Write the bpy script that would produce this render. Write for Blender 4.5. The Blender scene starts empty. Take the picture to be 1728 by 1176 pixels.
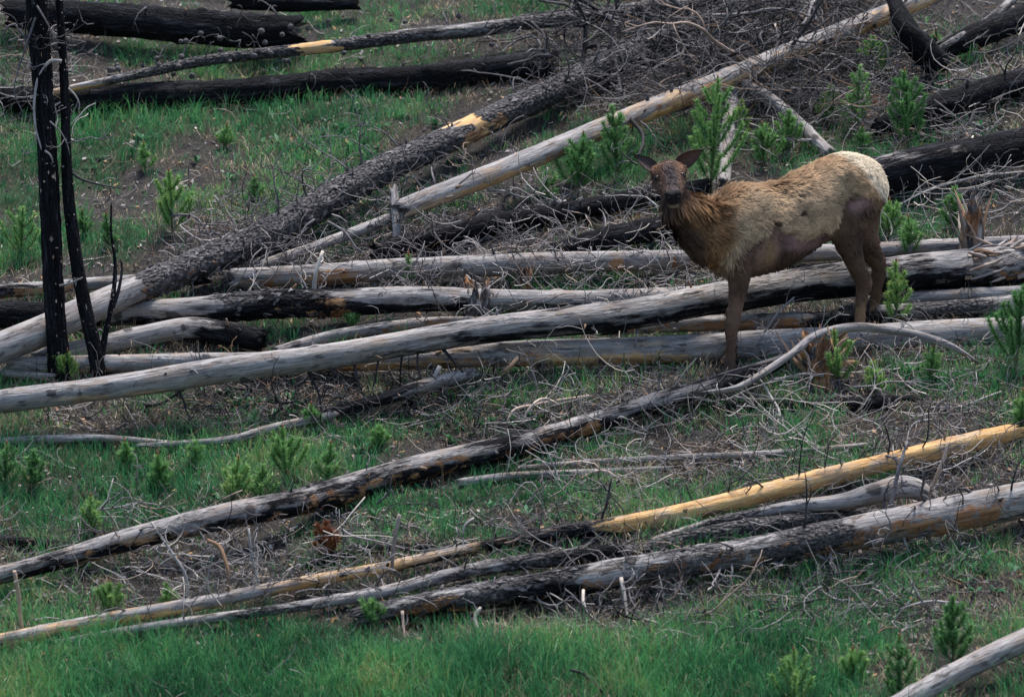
import bpy, math, random
import numpy as np
from mathutils import Vector

# ------------------------------------------------------------------ camera, light, exposure
S = bpy.context.scene
COL = S.collection
PITCH = math.radians(6.0)
CDIST = 40.0
CAM = np.array([0.0, -CDIST * math.cos(PITCH), CDIST * math.sin(PITCH)])
cd = bpy.data.cameras.new('camera')
cam = bpy.data.objects.new('camera', cd)
COL.objects.link(cam)
cam.location = CAM
cam.rotation_euler = (math.pi / 2 - PITCH, 0, 0)
cd.sensor_width = 36.0
cd.lens = 200.0
cd.clip_start = 0.5
cd.clip_end = 3000.0
cd.dof.use_dof = True
cd.dof.focus_distance = 40.1
cd.dof.aperture_fstop = 2.8
S.camera = cam

SUN_EL, SUN_AZ = 72.0, 25.0           # azimuth measured from +y (uphill) towards +x
w = bpy.data.worlds.new('World')
S.world = w
w.use_nodes = True
wn = w.node_tree
for n in list(wn.nodes):
    wn.nodes.remove(n)
sky = wn.nodes.new('ShaderNodeTexSky')
sky.sky_type = 'NISHITA'
sky.sun_disc = False
sky.sun_elevation = math.radians(SUN_EL)
sky.sun_rotation = math.radians(SUN_AZ)
sky.dust_density = 1.5
sky.air_density = 1.0
bg = wn.nodes.new('ShaderNodeBackground')
bg.inputs['Strength'].default_value = 0.06
wo = wn.nodes.new('ShaderNodeOutputWorld')
wn.links.new(sky.outputs[0], bg.inputs[0])
wn.links.new(bg.outputs[0], wo.inputs[0])
sd = bpy.data.lights.new('sun', 'SUN')
sd.energy = 1.5
sd.angle = math.radians(18)
sd.color = (1.0, 0.972, 0.94)
sun = bpy.data.objects.new('sun', sd)
COL.objects.link(sun)
_se, _sa = math.radians(SUN_EL), math.radians(SUN_AZ)
sdir = Vector((math.sin(_sa) * math.cos(_se), math.cos(_sa) * math.cos(_se), math.sin(_se)))
sun.rotation_euler = sdir.to_track_quat('Z', 'Y').to_euler()
S.view_settings.view_transform = 'Standard'
S.view_settings.look = 'None'
S.view_settings.gamma = 1.0
S.view_settings.use_curve_mapping = False
S.view_settings.exposure = 2.25
S.cycles.max_bounces = 6
S.cycles.diffuse_bounces = 3

# ------------------------------------------------------------------ maths
FPX = 1728 * 200.0 / 36.0
FW = np.array([0.0, math.cos(PITCH), -math.sin(PITCH)])
UPV = np.array([0.0, math.sin(PITCH), math.cos(PITCH)])
SA, SB = 0.364, 0.02


def ray(px, py):
    return FW + np.array([(px - 864) / FPX, 0, 0]) + UPV * ((588 - py) / FPX)


def _h3(ix, iy, iz):
    n = (ix * 374761393 + iy * 668265263 + iz * 2147483647 + 1013904223) & 0xFFFFFFFF
    n = ((n ^ (n >> 13)) * 1274126177) & 0xFFFFFFFF
    n = ((n ^ (n >> 16)) * 2246822519) & 0xFFFFFFFF
    return ((n ^ (n >> 15)) & 0xFFFFFF) / float(0xFFFFFF)


def vnoise(x, y, z=0.0):
    """value noise 0..1 on numpy arrays"""
    x, y, z = np.broadcast_arrays(np.asarray(x, float), np.asarray(y, float), np.asarray(z, float))
    fx, fy, fz = np.floor(x), np.floor(y), np.floor(z)
    ix, iy, iz = fx.astype(np.int64), fy.astype(np.int64), fz.astype(np.int64)
    u, v, t = x - fx, y - fy, z - fz
    u, v, t = u * u * (3 - 2 * u), v * v * (3 - 2 * v), t * t * (3 - 2 * t)
    r = 0
    for a in (0, 1):
        for b in (0, 1):
            for c in (0, 1):
                r = r + _h3(ix + a, iy + b, iz + c) * (u if a else 1 - u) * (v if b else 1 - v) * (t if c else 1 - t)
    return r


def fbm(x, y, z=0.0, o=3):
    r, a, s = 0, 0.5, 0
    for i in range(o):
        f = 2.0 ** i
        r = r + a * vnoise(np.asarray(x) * f + i * 17.3, np.asarray(y) * f - i * 9.1, np.asarray(z) * f + i * 3.7)
        s += a
        a *= 0.5
    return r / s


def smooth(a, b, x):
    t = np.clip((np.asarray(x, float) - a) / (b - a), 0, 1)
    return t * t * (3 - 2 * t)


def base_plane(x, y):
    return SA * y + SB * x


def H(x, y):
    """terrain height: a hillside facing the camera, a valley below it, the camera on the far bank"""
    x = np.asarray(x, float)
    y = np.asarray(y, float)
    near = smooth(-14, -26, y)
    z = base_plane(x, y)
    z = z * (1 - near) + near * np.where(y < -26, -7 + 9.2 * smooth(-26, -40, y), -7)
    far = smooth(60, 160, y)
    z = z * (1 - far) + far * (34 + 6 * fbm(x * 0.02, y * 0.02))
    bump = (fbm(x * 1.1 + 3, y * 1.1, 0, 3) - 0.5) * 0.17 + (vnoise(x * 5, y * 5) - 0.5) * 0.035
    return z + bump


def P(px, py, h=0.0):
    """point on the hillside's plane, raised by h, along the line of sight through this photograph point"""
    d = ray(px, py)
    t = (base_plane(CAM[0], CAM[1]) + h - CAM[2]) / (d[2] - SA * d[1] - SB * d[0])
    return CAM + d * t


def G(px, py, h=0.0):
    """the same on the bumpy ground"""
    q = P(px, py, h)
    for _ in range(4):
        q = P(px, py, h + float(H(q[0], q[1]) - base_plane(q[0], q[1])))
    return q


def depth_of(p):
    return float((np.asarray(p) - CAM) @ FW)


def to_px(p):
    d = np.asarray(p, float) - CAM
    z = d @ FW
    return 864 + FPX * d[..., 0] / z, 588 - FPX * (d @ UPV) / z


def norm(v):
    v = np.asarray(v, float)
    return v / (np.linalg.norm(v) + 1e-12)


def catmull(pts, n):
    """n points through the control points, even in arc length; extra columns ride along"""
    pts = np.asarray(pts, float)
    if len(pts) == 2:
        t = np.linspace(0, 1, n)[:, None]
        return pts[0] * (1 - t) + pts[1] * t
    q = np.vstack([2 * pts[0] - pts[1], pts, 2 * pts[-1] - pts[-2]])
    out = []
    for i in range(len(pts) - 1):
        a, b, c, d = q[i:i + 4]
        t = np.linspace(0, 1, 24, endpoint=False)[:, None]
        out.append(0.5 * (2 * b + (c - a) * t + (2 * a - 5 * b + 4 * c - d) * t ** 2 + (3 * b - a - 3 * c + d) * t ** 3))
    out.append(pts[-1:])
    f = np.vstack(out)
    s = np.r_[0, np.cumsum(np.linalg.norm(np.diff(f[:, :3], axis=0), axis=1))]
    tt = np.linspace(0, s[-1], n)
    return np.stack([np.interp(tt, s, f[:, k]) for k in range(f.shape[1])], 1)


def frames(c, up=(0, 0, 1)):
    t = np.gradient(c, axis=0)
    t /= np.linalg.norm(t, axis=1)[:, None] + 1e-12
    up = np.asarray(up, float)
    u = up[None] - (t @ up)[:, None] * t
    bad = np.linalg.norm(u, axis=1) < 0.05
    if bad.any():
        a2 = np.array([0.3, -1.0, 0.1])
        u[bad] = a2 - (t[bad] @ a2)[:, None] * t[bad]
    u /= np.linalg.norm(u, axis=1)[:, None] + 1e-12
    return t, u, np.cross(t, u)


# ------------------------------------------------------------------ mesh building
class MB:
    """collects vertices, quads, triangles and point attributes for ONE mesh object"""

    def __init__(self):
        self.v, self.q, self.t, self.n = [], [], [], 0
        self.at = {}

    def add(self, v, q=None, t=None, **at):
        v = np.asarray(v, float)
        if q is not None and len(q):
            self.q.append(np.asarray(q, np.int64) + self.n)
        if t is not None and len(t):
            self.t.append(np.asarray(t, np.int64) + self.n)
        self.v.append(v)
        for k, a in at.items():
            a = np.asarray(a, float)
            if a.ndim == 0:
                a = np.full(len(v), float(a))
            self.at.setdefault(k, []).append((self.n, a))
        self.n += len(v)

    def tube(self, c, r, k=5, cap=True, **at):
        c = np.asarray(c, float)
        m = len(c)
        r = np.broadcast_to(np.asarray(r, float), (m,))
        t, u, w_ = frames(c)
        th = np.linspace(0, 2 * math.pi, k, endpoint=False)
        ring = u[:, None] * np.cos(th)[None, :, None] + w_[:, None] * np.sin(th)[None, :, None]
        v = (c[:, None] + ring * r[:, None, None]).reshape(-1, 3)
        i = np.arange(m - 1)[:, None] * k
        j = np.arange(k)[None]
        j2 = (j + 1) % k
        q = np.stack([i + j, i + j2, i + k + j2, i + k + j], -1).reshape(-1, 4)
        tr = None
        if cap:
            v = np.vstack([v, c[:1], c[-1:]])
            a, b = m * k, m * k + 1
            jj = np.arange(k)
            tr = np.vstack([np.stack([np.full(k, a), (jj + 1) % k, jj], 1),
                            np.stack([np.full(k, b), (m - 1) * k + jj, (m - 1) * k + (jj + 1) % k], 1)])
        self.add(v, q, tr, **at)

    def mesh(self, name, mats, smooth_shade=True, origin=None):
        me = bpy.data.meshes.new(name)
        v = np.vstack(self.v)
        if origin is not None:
            v = v - np.asarray(origin)
        q = np.vstack(self.q) if self.q else np.zeros((0, 4), np.int64)
        t = np.vstack(self.t) if self.t else np.zeros((0, 3), np.int64)
        me.vertices.add(len(v))
        me.vertices.foreach_set('co', v.astype(np.float32).ravel())
        me.loops.add(q.size + t.size)
        me.loops.foreach_set('vertex_index', np.r_[q.ravel(), t.ravel()].astype(np.int32))
        me.polygons.add(len(q) + len(t))
        st = np.r_[np.arange(len(q)) * 4, q.size + np.arange(len(t)) * 3].astype(np.int32)
        me.polygons.foreach_set('loop_start', st)
        me.polygons.foreach_set('use_smooth', np.full(len(q) + len(t), smooth_shade))
        for k, parts in self.at.items():
            vec = any(a.ndim == 2 for _, a in parts)
            if vec:
                arr = np.zeros((len(v), 3), np.float32)
            else:
                arr = np.zeros(len(v), np.float32)
            for o, a in parts:
                arr[o:o + len(a)] = a
            at = me.attributes.new(k, 'FLOAT_VECTOR' if vec else 'FLOAT', 'POINT')
            at.data.foreach_set('vector' if vec else 'value', arr.ravel())
        me.update(calc_edges=True)
        me.validate()
        for m in (mats if isinstance(mats, (list, tuple)) else [mats]):
            me.materials.append(m)
        return me

    def obj(self, name, mats, parent=None, smooth_shade=True, origin=None):
        """origin given: the object sits there; with a parent the coordinates are the parent's"""
        me = self.mesh(name, mats, smooth_shade, origin)
        o = bpy.data.objects.new(name, me)
        COL.objects.link(o)
        if origin is not None:
            o.location = Vector(origin)
        if parent is not None:
            o.parent = parent
            if origin is None:
                o.location = Vector((0, 0, 0)) - parent.location
        return o


def tag(o, label=None, cat=None, group=None, kind=None):
    if label:
        o['label'] = label
    if cat:
        o['category'] = cat
    if group:
        o['group'] = group
    if kind:
        o['kind'] = kind
    return o


def empty(name, loc):
    o = bpy.data.objects.new(name, None)
    o.empty_display_size = 0.1
    COL.objects.link(o)
    o.location = Vector(loc)
    return o


def child(name, mb, mat, parent, smooth_shade=True):
    """a part whose geometry was collected in world coordinates"""
    me = mb.mesh(name, mat, smooth_shade, origin=np.array(parent_world(parent)))
    o = bpy.data.objects.new(name, me)
    COL.objects.link(o)
    o.parent = parent
    return o


def parent_world(o):
    v = Vector((0, 0, 0))
    while o is not None:
        v = v + o.location
        o = o.parent
    return v


# ------------------------------------------------------------------ materials
class NT:
    def __init__(self, name):
        self.m = bpy.data.materials.new(name)
        self.m.use_nodes = True
        self.t = self.m.node_tree
        self.b = self.t.nodes['Principled BSDF']
        self.b.inputs['Specular IOR Level'].default_value = 0.25

    def n(self, typ, **kw):
        x = self.t.nodes.new(typ)
        for k, v in kw.items():
            setattr(x, k, v)
        return x

    def put(self, x, sock):
        if hasattr(x, 'links') or isinstance(x, bpy.types.NodeSocket):
            self.t.links.new(x, sock)
        else:
            sock.default_value = x

    def attr(self, name):
        return self.n('ShaderNodeAttribute', attribute_name=name)

    def math(self, op, a, b=0.0, clamp=False):
        x = self.n('ShaderNodeMath', operation=op, use_clamp=clamp)
        self.put(a, x.inputs[0])
        self.put(b, x.inputs[1])
        return x.outputs[0]

    def noise(self, vec, scale, detail=4, rough=0.6, dist=0.0):
        x = self.n('ShaderNodeTexNoise')
        self.put(vec, x.inputs['Vector'])
        x.inputs['Scale'].default_value = scale
        x.inputs['Detail'].default_value = detail
        x.inputs['Roughness'].default_value = rough
        x.inputs['Distortion'].default_value = dist
        return x.outputs['Fac']

    def mapping(self, vec, scale):
        x = self.n('ShaderNodeMapping')
        self.put(vec, x.inputs['Vector'])
        x.inputs['Scale'].default_value = scale
        return x.outputs[0]

    def ramp(self, f, stops):
        x = self.n('ShaderNodeValToRGB')
        self.put(f, x.inputs[0])
        e = x.color_ramp.elements
        while len(e) < len(stops):
            e.new(0.5)
        for el, (p, c) in zip(e, stops):
            el.position = p
            el.color = (*c, 1)
        return x.outputs[0]

    def mix(self, f, a, b, mode='MIX'):
        x = self.n('ShaderNodeMix', data_type='RGBA', blend_type=mode)
        self.put(f, x.inputs['Factor'])
        self.put(a if not isinstance(a, tuple) else (*a, 1), x.inputs['A'])
        self.put(b if not isinstance(b, tuple) else (*b, 1), x.inputs['B'])
        return x.outputs['Result']

    def mask(self, a, noise, k=0.9, sharp=7.0):
        """attribute broken up by noise, then sharpened"""
        x = self.math('ADD', a, self.math('MULTIPLY', self.math('SUBTRACT', noise, 0.5), k))
        return self.math('ADD', self.math('MULTIPLY', self.math('SUBTRACT', x, 0.5), sharp), 0.5, clamp=True)


def wood_material():
    """dead conifer wood: weathered grey, fresh tan, charred, still barked - by the log's own wear attributes"""
    k = NT('dead_wood')
    g = k.attr('grain').outputs['Vector']
    long_ = k.mapping(g, (1, 1, 0.11))
    long2 = k.mapping(g, (1, 1, 0.28))
    fine = k.noise(long_, 70, 4, 0.65)
    mid = k.noise(long_, 22, 4, 0.6)
    patch = k.noise(long2, 9, 5, 0.65)
    patch2 = k.noise(long2, 14, 5, 0.7, 0.6)
    spots = k.noise(g, 26, 3, 0.6)
    s = k.math('ADD', k.math('MULTIPLY', fine, 0.5), k.math('MULTIPLY', mid, 0.5))
    grey = k.ramp(s, [(0.28, (0.055, 0.049, 0.049)), (0.45, (0.185, 0.168, 0.162)), (0.58, (0.32, 0.295, 0.278)), (0.72, (0.48, 0.445, 0.405))])
    grey = k.mix(k.math('MULTIPLY', k.mask(0.40, patch2, 1.9, 5), 0.6), grey, (0.21, 0.15, 0.105))
    crk = k.noise(k.mapping(g, (1, 1, 0.2)), 30, 4, 0.65, 0.3)
    grey = k.mix(k.math('MULTIPLY', k.mask(0.27, crk, 2.2, 6), 0.85), grey, (0.05, 0.044, 0.044))
    blot = k.noise(k.mapping(g, (1, 1, 0.55)), 6.5, 6, 0.72)
    grey = k.mix(k.math('MULTIPLY', k.mask(0.30, blot, 2.0, 4), 0.7), grey, (0.085, 0.075, 0.073))
    grey = k.mix(k.mask(0.16, spots, 1.5, 10), grey, (0.04, 0.036, 0.038))
    grey = k.mix(k.math('MULTIPLY', k.mask(k.attr('knot').outputs['Fac'], patch2, 0.8, 5), 0.85), grey, (0.035, 0.03, 0.03))
    tan = k.ramp(s, [(0.3, (0.20, 0.10, 0.042)), (0.46, (0.47, 0.255, 0.095)), (0.58, (0.62, 0.385, 0.165)), (0.74, (0.76, 0.57, 0.33))])
    tan = k.mix(k.math('MULTIPLY', k.mask(0.36, blot, 2.0, 4), 0.6), tan, (0.27, 0.20, 0.15))
    tan = k.mix(k.math('MULTIPLY', k.mask(0.3, patch, 2.0, 5), 0.5), tan, (0.40, 0.345, 0.29))
    tan = k.mix(k.mask(0.13, spots, 1.5, 10), tan, (0.05, 0.035, 0.028))
    orange = k.ramp(mid, [(0.3, (0.10, 0.04, 0.02)), (0.5, (0.27, 0.13, 0.06)), (0.7, (0.46, 0.27, 0.14))])
    char = k.ramp(s, [(0.35, (0.003, 0.003, 0.0035)), (0.52, (0.008, 0.0078, 0.009)), (0.61, (0.026, 0.0255, 0.030)), (0.72, (0.085, 0.084, 0.093))])
    vor = k.n('ShaderNodeTexVoronoi')
    k.put(k.mapping(g, (1, 1, 0.6)), vor.inputs['Vector'])
    vor.inputs['Scale'].default_value = 48
    vd = vor.outputs['Distance']
    bark = k.ramp(k.noise(g, 42, 4, 0.7), [(0.34, (0.014, 0.012, 0.013)), (0.48, (0.045, 0.04, 0.04)), (0.59, (0.105, 0.095, 0.092)), (0.72, (0.27, 0.25, 0.24))])
    bark = k.mix(k.math('MULTIPLY', k.mask(0.42, vd, 1.2, 4), 0.6), bark, (0.02, 0.018, 0.019))
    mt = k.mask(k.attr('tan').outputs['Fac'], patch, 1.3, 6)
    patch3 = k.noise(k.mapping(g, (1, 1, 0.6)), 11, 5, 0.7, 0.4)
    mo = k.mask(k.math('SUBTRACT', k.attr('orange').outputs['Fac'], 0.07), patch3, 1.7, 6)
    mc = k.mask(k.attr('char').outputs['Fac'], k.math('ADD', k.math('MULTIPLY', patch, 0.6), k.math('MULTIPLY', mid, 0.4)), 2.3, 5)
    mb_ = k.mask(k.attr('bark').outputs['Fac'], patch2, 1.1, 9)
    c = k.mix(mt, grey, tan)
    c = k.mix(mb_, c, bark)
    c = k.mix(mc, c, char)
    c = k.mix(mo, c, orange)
    k.put(c, k.b.inputs['Base Color'])
    k.b.inputs['Roughness'].default_value = 0.82
    k.put(k.math('SUBTRACT', 0.22, k.math('MULTIPLY', mc, 0.16)), k.b.inputs['Specular IOR Level'])
    blocks = k.n('ShaderNodeTexVoronoi')
    blocks.feature = 'DISTANCE_TO_EDGE'
    k.put(k.mapping(g, (1, 1, 0.45)), blocks.inputs['Vector'])
    blocks.inputs['Scale'].default_value = 30
    ed = k.math('MULTIPLY', k.math('MINIMUM', blocks.outputs['Distance'], 0.12), 7.0)
    h = k.math('MULTIPLY', fine, 0.5)
    h = k.math('ADD', h, k.math('MULTIPLY', mid, 0.6))
    h = k.math('ADD', h, k.math('MULTIPLY', k.math('MULTIPLY', ed, mc), 0.45))
    h = k.math('ADD', h, k.math('MULTIPLY', k.math('MULTIPLY', k.math('SUBTRACT', 1.0, vd), mb_), 1.6))
    h = k.math('ADD', h, k.math('MULTIPLY', k.math('MAXIMUM', mb_, mc), 0.25))
    bp = k.n('ShaderNodeBump')
    bp.inputs['Strength'].default_value = 0.9
    bp.inputs['Distance'].default_value = 0.02
    k.put(h, bp.inputs['Height'])
    k.put(bp.outputs[0], k.b.inputs['Normal'])
    return k.m


def twig_material():
    k = NT('dead_twig')
    t = k.attr('tint').outputs['Fac']
    tc = k.n('ShaderNodeTexCoord').outputs['Object']
    v = k.math('ADD', t, k.math('MULTIPLY', k.math('SUBTRACT', k.noise(tc, 18, 3), 0.5), 0.55))
    c = k.ramp(v, [(0.0, (0.012, 0.011, 0.012)), (0.25, (0.045, 0.04, 0.042)), (0.5, (0.16, 0.145, 0.145)), (0.75, (0.33, 0.295, 0.275)), (1.0, (0.50, 0.43, 0.36))])
    c = k.mix(k.attr('warm').outputs['Fac'], c, (0.45, 0.24, 0.10))
    k.put(c, k.b.inputs['Base Color'])
    k.b.inputs['Roughness'].default_value = 0.85
    return k.m


def leaf_material(name, stops, trans=0.25, rough=0.6):
    k = NT(name)
    c = k.ramp(k.attr('tint').outputs['Fac'], stops)
    k.put(c, k.b.inputs['Base Color'])
    k.b.inputs['Roughness'].default_value = rough
    tr = k.n('ShaderNodeBsdfTranslucent')
    k.put(c, tr.inputs['Color'])
    ms = k.n('ShaderNodeMixShader')
    ms.inputs[0].default_value = trans
    k.t.links.new(k.b.outputs[0], ms.inputs[1])
    k.t.links.new(tr.outputs[0], ms.inputs[2])
    k.t.links.new(ms.outputs[0], k.t.nodes['Material Output'].inputs['Surface'])
    return k.m


def soil_material():
    k = NT('burnt_soil')
    tc = k.n('ShaderNodeTexCoord').outputs['Object']
    n1 = k.noise(tc, 3.0, 6, 0.65)
    n2 = k.noise(tc, 34, 5, 0.7)
    n3 = k.noise(k.mapping(tc, (1, 2.2, 1)), 90, 3, 0.7)
    c = k.ramp(k.math('ADD', k.math('MULTIPLY', n2, 0.6), k.math('MULTIPLY', n3, 0.4)),
               [(0.33, (0.010, 0.0095, 0.0095)), (0.46, (0.030, 0.0255, 0.0225)), (0.57, (0.055, 0.046, 0.040)), (0.69, (0.105, 0.090, 0.076)), (0.82, (0.22, 0.19, 0.16))])
    c = k.mix(k.math('MULTIPLY', k.mask(0.3, n1, 1.8, 4), 0.6), c, (0.022, 0.019, 0.019))
    c = k.mix(k.mask(k.attr('rust').outputs['Fac'], n2, 0.8, 5), c, (0.14, 0.055, 0.018))
    gr = k.ramp(n3, [(0.3, (0.012, 0.03, 0.012)), (0.7, (0.05, 0.085, 0.03))])
    c = k.mix(k.math('MULTIPLY', k.mask(k.attr('green').outputs['Fac'], n2, 1.0, 3), 0.75), c, gr)
    k.put(c, k.b.inputs['Base Color'])
    k.b.inputs['Roughness'].default_value = 0.95
    bp = k.n('ShaderNodeBump')
    bp.inputs['Strength'].default_value = 1.0
    bp.inputs['Distance'].default_value = 0.03
    k.put(k.math('ADD', n2, k.math('MULTIPLY', n3, 0.5)), bp.inputs['Height'])
    k.put(bp.outputs[0], k.b.inputs['Normal'])
    return k.m


def plain_material(name, col, rough=0.7, spec=0.25):
    k = NT(name)
    tc = k.n('ShaderNodeTexCoord').outputs['Object']
    n = k.noise(tc, 40, 3)
    c = k.mix(n, tuple(x * 0.6 for x in col), tuple(min(1, x * 1.35) for x in col))
    k.put(c, k.b.inputs['Base Color'])
    k.b.inputs['Roughness'].default_value = rough
    k.b.inputs['Specular IOR Level'].default_value = spec
    return k.m


def hide_material(name):
    """elk coat: colour painted per point (a vector attribute), broken by fine hair noise"""
    k = NT(name)
    c = k.attr('coat').outputs['Vector']
    tc = k.n('ShaderNodeTexCoord').outputs['Object']
    n = k.noise(k.mapping(tc, (1, 1, 1.5)), 60, 4, 0.7)
    v = k.math('ADD', 0.62, k.math('MULTIPLY', n, 0.72))
    vm = k.n('ShaderNodeVectorMath', operation='SCALE')
    k.put(c, vm.inputs[0])
    k.put(v, vm.inputs['Scale'])
    k.put(vm.outputs[0], k.b.inputs['Base Color'])
    k.b.inputs['Roughness'].default_value = 0.75
    bp = k.n('ShaderNodeBump')
    bp.inputs['Strength'].default_value = 0.5
    bp.inputs['Distance'].default_value = 0.008
    k.put(n, bp.inputs['Height'])
    k.put(bp.outputs[0], k.b.inputs['Normal'])
    return k.m


WOOD = wood_material()
TWIG = twig_material()
SOIL = soil_material()
GRASS = leaf_material('fresh_grass', [(0.0, (0.018, 0.07, 0.030)), (0.4, (0.050, 0.205, 0.078)), (0.72, (0.115, 0.34, 0.115)), (0.88, (0.17, 0.29, 0.09)), (1.0, (0.30, 0.32, 0.13))], 0.3, 0.5)
STRAW = leaf_material('dry_grass', [(0.0, (0.10, 0.07, 0.045)), (0.5, (0.26, 0.20, 0.13)), (1.0, (0.46, 0.38, 0.26))], 0.15)
HERB = leaf_material('herb_leaf', [(0.0, (0.014, 0.07, 0.03)), (0.6, (0.04, 0.16, 0.065)), (1.0, (0.10, 0.25, 0.10))], 0.25)
NEEDLE = leaf_material('pine_needles', [(0.0, (0.045, 0.13, 0.045)), (0.4, (0.125, 0.28, 0.085)), (0.75, (0.24, 0.40, 0.12)), (0.9, (0.32, 0.43, 0.12)), (1.0, (0.30, 0.11, 0.035))], 0.2)
DEADNEEDLE = leaf_material('dead_needles', [(0.0, (0.07, 0.022, 0.012)), (1.0, (0.24, 0.085, 0.035))], 0.15)
STEM = plain_material('young_bark', (0.06, 0.07, 0.03))
CONE = plain_material('cone_scales', (0.075, 0.068, 0.07), 0.9)
HIDE = hide_material('elk_hide')
HIDE.node_tree.nodes['Principled BSDF'].inputs['Specular IOR Level'].default_value = 0.1
EYE = plain_material('dark_eye', (0.008, 0.006, 0.005), 0.2, 0.35)
PETAL = plain_material('yellow_petal', (0.75, 0.55, 0.03), 0.6)

# ------------------------------------------------------------------ ground cover map
GREEN = [  # photograph x, y, half-width, half-height, amount
    (560, 1150, 800, 95, 1.0), (1300, 1165, 500, 40, .6), (300, 1110, 420, 80, 0.9), (1300, 1050, 430, 75, .8), (60, 1010, 150, 50, .7), (980, 850, 230, 45, .95),
    (720, 880, 160, 45, .85), (600, 860, 150, 50, .75), (250, 800, 330, 50, .75), (90, 860, 150, 50, .7), (420, 760, 300, 40, .6), (860, 690, 220, 30, .55),
    (700, 730, 250, 40, .65), (300, 690, 140, 30, .5), (150, 230, 170, 50, .85), (340, 205, 270, 45, .7), (520, 240, 200, 55, .55), (80, 320, 130, 90, .7),
    (600, 200, 170, 60, .6), (520, 380, 120, 50, .5), (330, 110, 240, 45, .6), (620, 100, 250, 35, .65), (830, 80, 150, 40, .55), (1300, 715, 170, 40, .9),
    (1600, 640, 150, 45, .55), (920, 250, 130, 60, .45), (1600, 975, 150, 55, .7), (1650, 1060, 130, 60, .85), (1500, 610, 120, 50, .5), (1290, 240, 100, 50, .5),
    (1600, 370, 110, 50, .5), (1620, 220, 120, 40, .4), (950, 470, 160, 30, .4), (700, 470, 120, 20, .4), (640, 340, 90, 40, .4), (200, 390, 150, 60, .45),
    (30, 420, 60, 80, .7), (1000, 760, 120, 40, .7), (560, 1090, 300, 60, .5), (660, 20, 150, 40, .7), (1130, 800, 120, 40, .5), (1340, 650, 100, 40, .6)]
BARE = [(1250, 60, 330, 130, .9), (1550, 150, 200, 90, .6), (620, 420, 230, 60, .45), (800, 630, 300, 30, .7), (200, 700, 240, 30, .6), (1600, 730, 170, 60, .5), (250, 970, 350, 40, .55),
        (1250, 1010, 330, 40, .5), (330, 320, 180, 60, .35), (1560, 330, 150, 40, .4), (760, 540, 900, 60, .35), (1500, 1050, 120, 35, .45)]


def cover(x, y, z):
    px, py = to_px(np.stack([x, y, z], -1))
    g = np.zeros_like(px)
    for cx, cy, a, b, w_ in GREEN:
        g = np.maximum(g, w_ * np.exp(-(((px - cx) / a) ** 2 + ((py - cy) / b) ** 2) * 0.9))
    for cx, cy, a, b, w_ in BARE:
        g = g * (1 - w_ * np.exp(-(((px - cx) / a) ** 2 + ((py - cy) / b) ** 2)))
    g = g + 0.13
    n = fbm(x * 1.7 + 11, y * 1.7, 0, 4)
    lowland = smooth(1010, 1130, py) * smooth(1500, 1200, px)
    return np.clip(g + (n - 0.5) * (2.3 - 0.85 * lowland), 0, 1), px, py


# ------------------------------------------------------------------ terrain
def terrain():
    def axis(lo, hi, step, far_lo, far_hi, g=1.22):
        a = list(np.arange(lo, hi + step / 2, step))
        s, x = step, hi
        while x < far_hi:
            s *= g
            x += s
            a.append(x)
        s, x = step, lo
        while x > far_lo:
            s *= g
            x -= s
            a.insert(0, x)
        return np.array(a)
    xs = axis(-5.2, 5.2, 0.045, -900, 900)
    ys = axis(-7.0, 8.6, 0.06, -700, 900)
    X, Y = np.meshgrid(xs, ys)
    Z = H(X, Y)
    inner = (np.abs(X) < 5.5) & (Y > -7.2) & (Y < 9)
    Z = Z + np.where(inner, (vnoise(X * 16, Y * 16) - 0.5) * 0.03, 0)
    v = np.stack([X, Y, Z], -1).reshape(-1, 3)
    nx, ny = len(xs), len(ys)
    i = np.arange(ny - 1)[:, None] * nx
    j = np.arange(nx - 1)[None]
    q = np.stack([i + j, i + j + 1, i + nx + j + 1, i + nx + j], -1).reshape(-1, 4)
    g, px, py = cover(v[:, 0], v[:, 1], v[:, 2])
    g = np.where(inner.ravel(), g, np.clip(fbm(v[:, 0] * .6, v[:, 1] * .6) * 1.6 - .4, 0, 1))
    rust = np.zeros(len(v))
    for cx, cy, a, b in ((1070, 350, 70, 22), (1040, 375, 60, 12), (1500, 165, 60, 25), (1540, 255, 60, 25), (1130, 675, 60, 12)):
        rust = np.maximum(rust, np.exp(-(((px - cx) / a) ** 2 + ((py - cy) / b) ** 2)))
    rust = np.where(inner.ravel(), rust, 0)
    m = MB()
    m.add(v, q, green=g, rust=rust * .75)
    o = m.obj('ground', SOIL)
    tag(o, kind='structure')


terrain()


# ------------------------------------------------------------------ logs
def key(prof, x):
    if not isinstance(prof, (list, tuple)):
        return np.full_like(x, float(prof))
    prof = sorted(prof)
    return np.interp(x, [p[0] for p in prof], [p[1] for p in prof])


LOGS = {}


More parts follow.
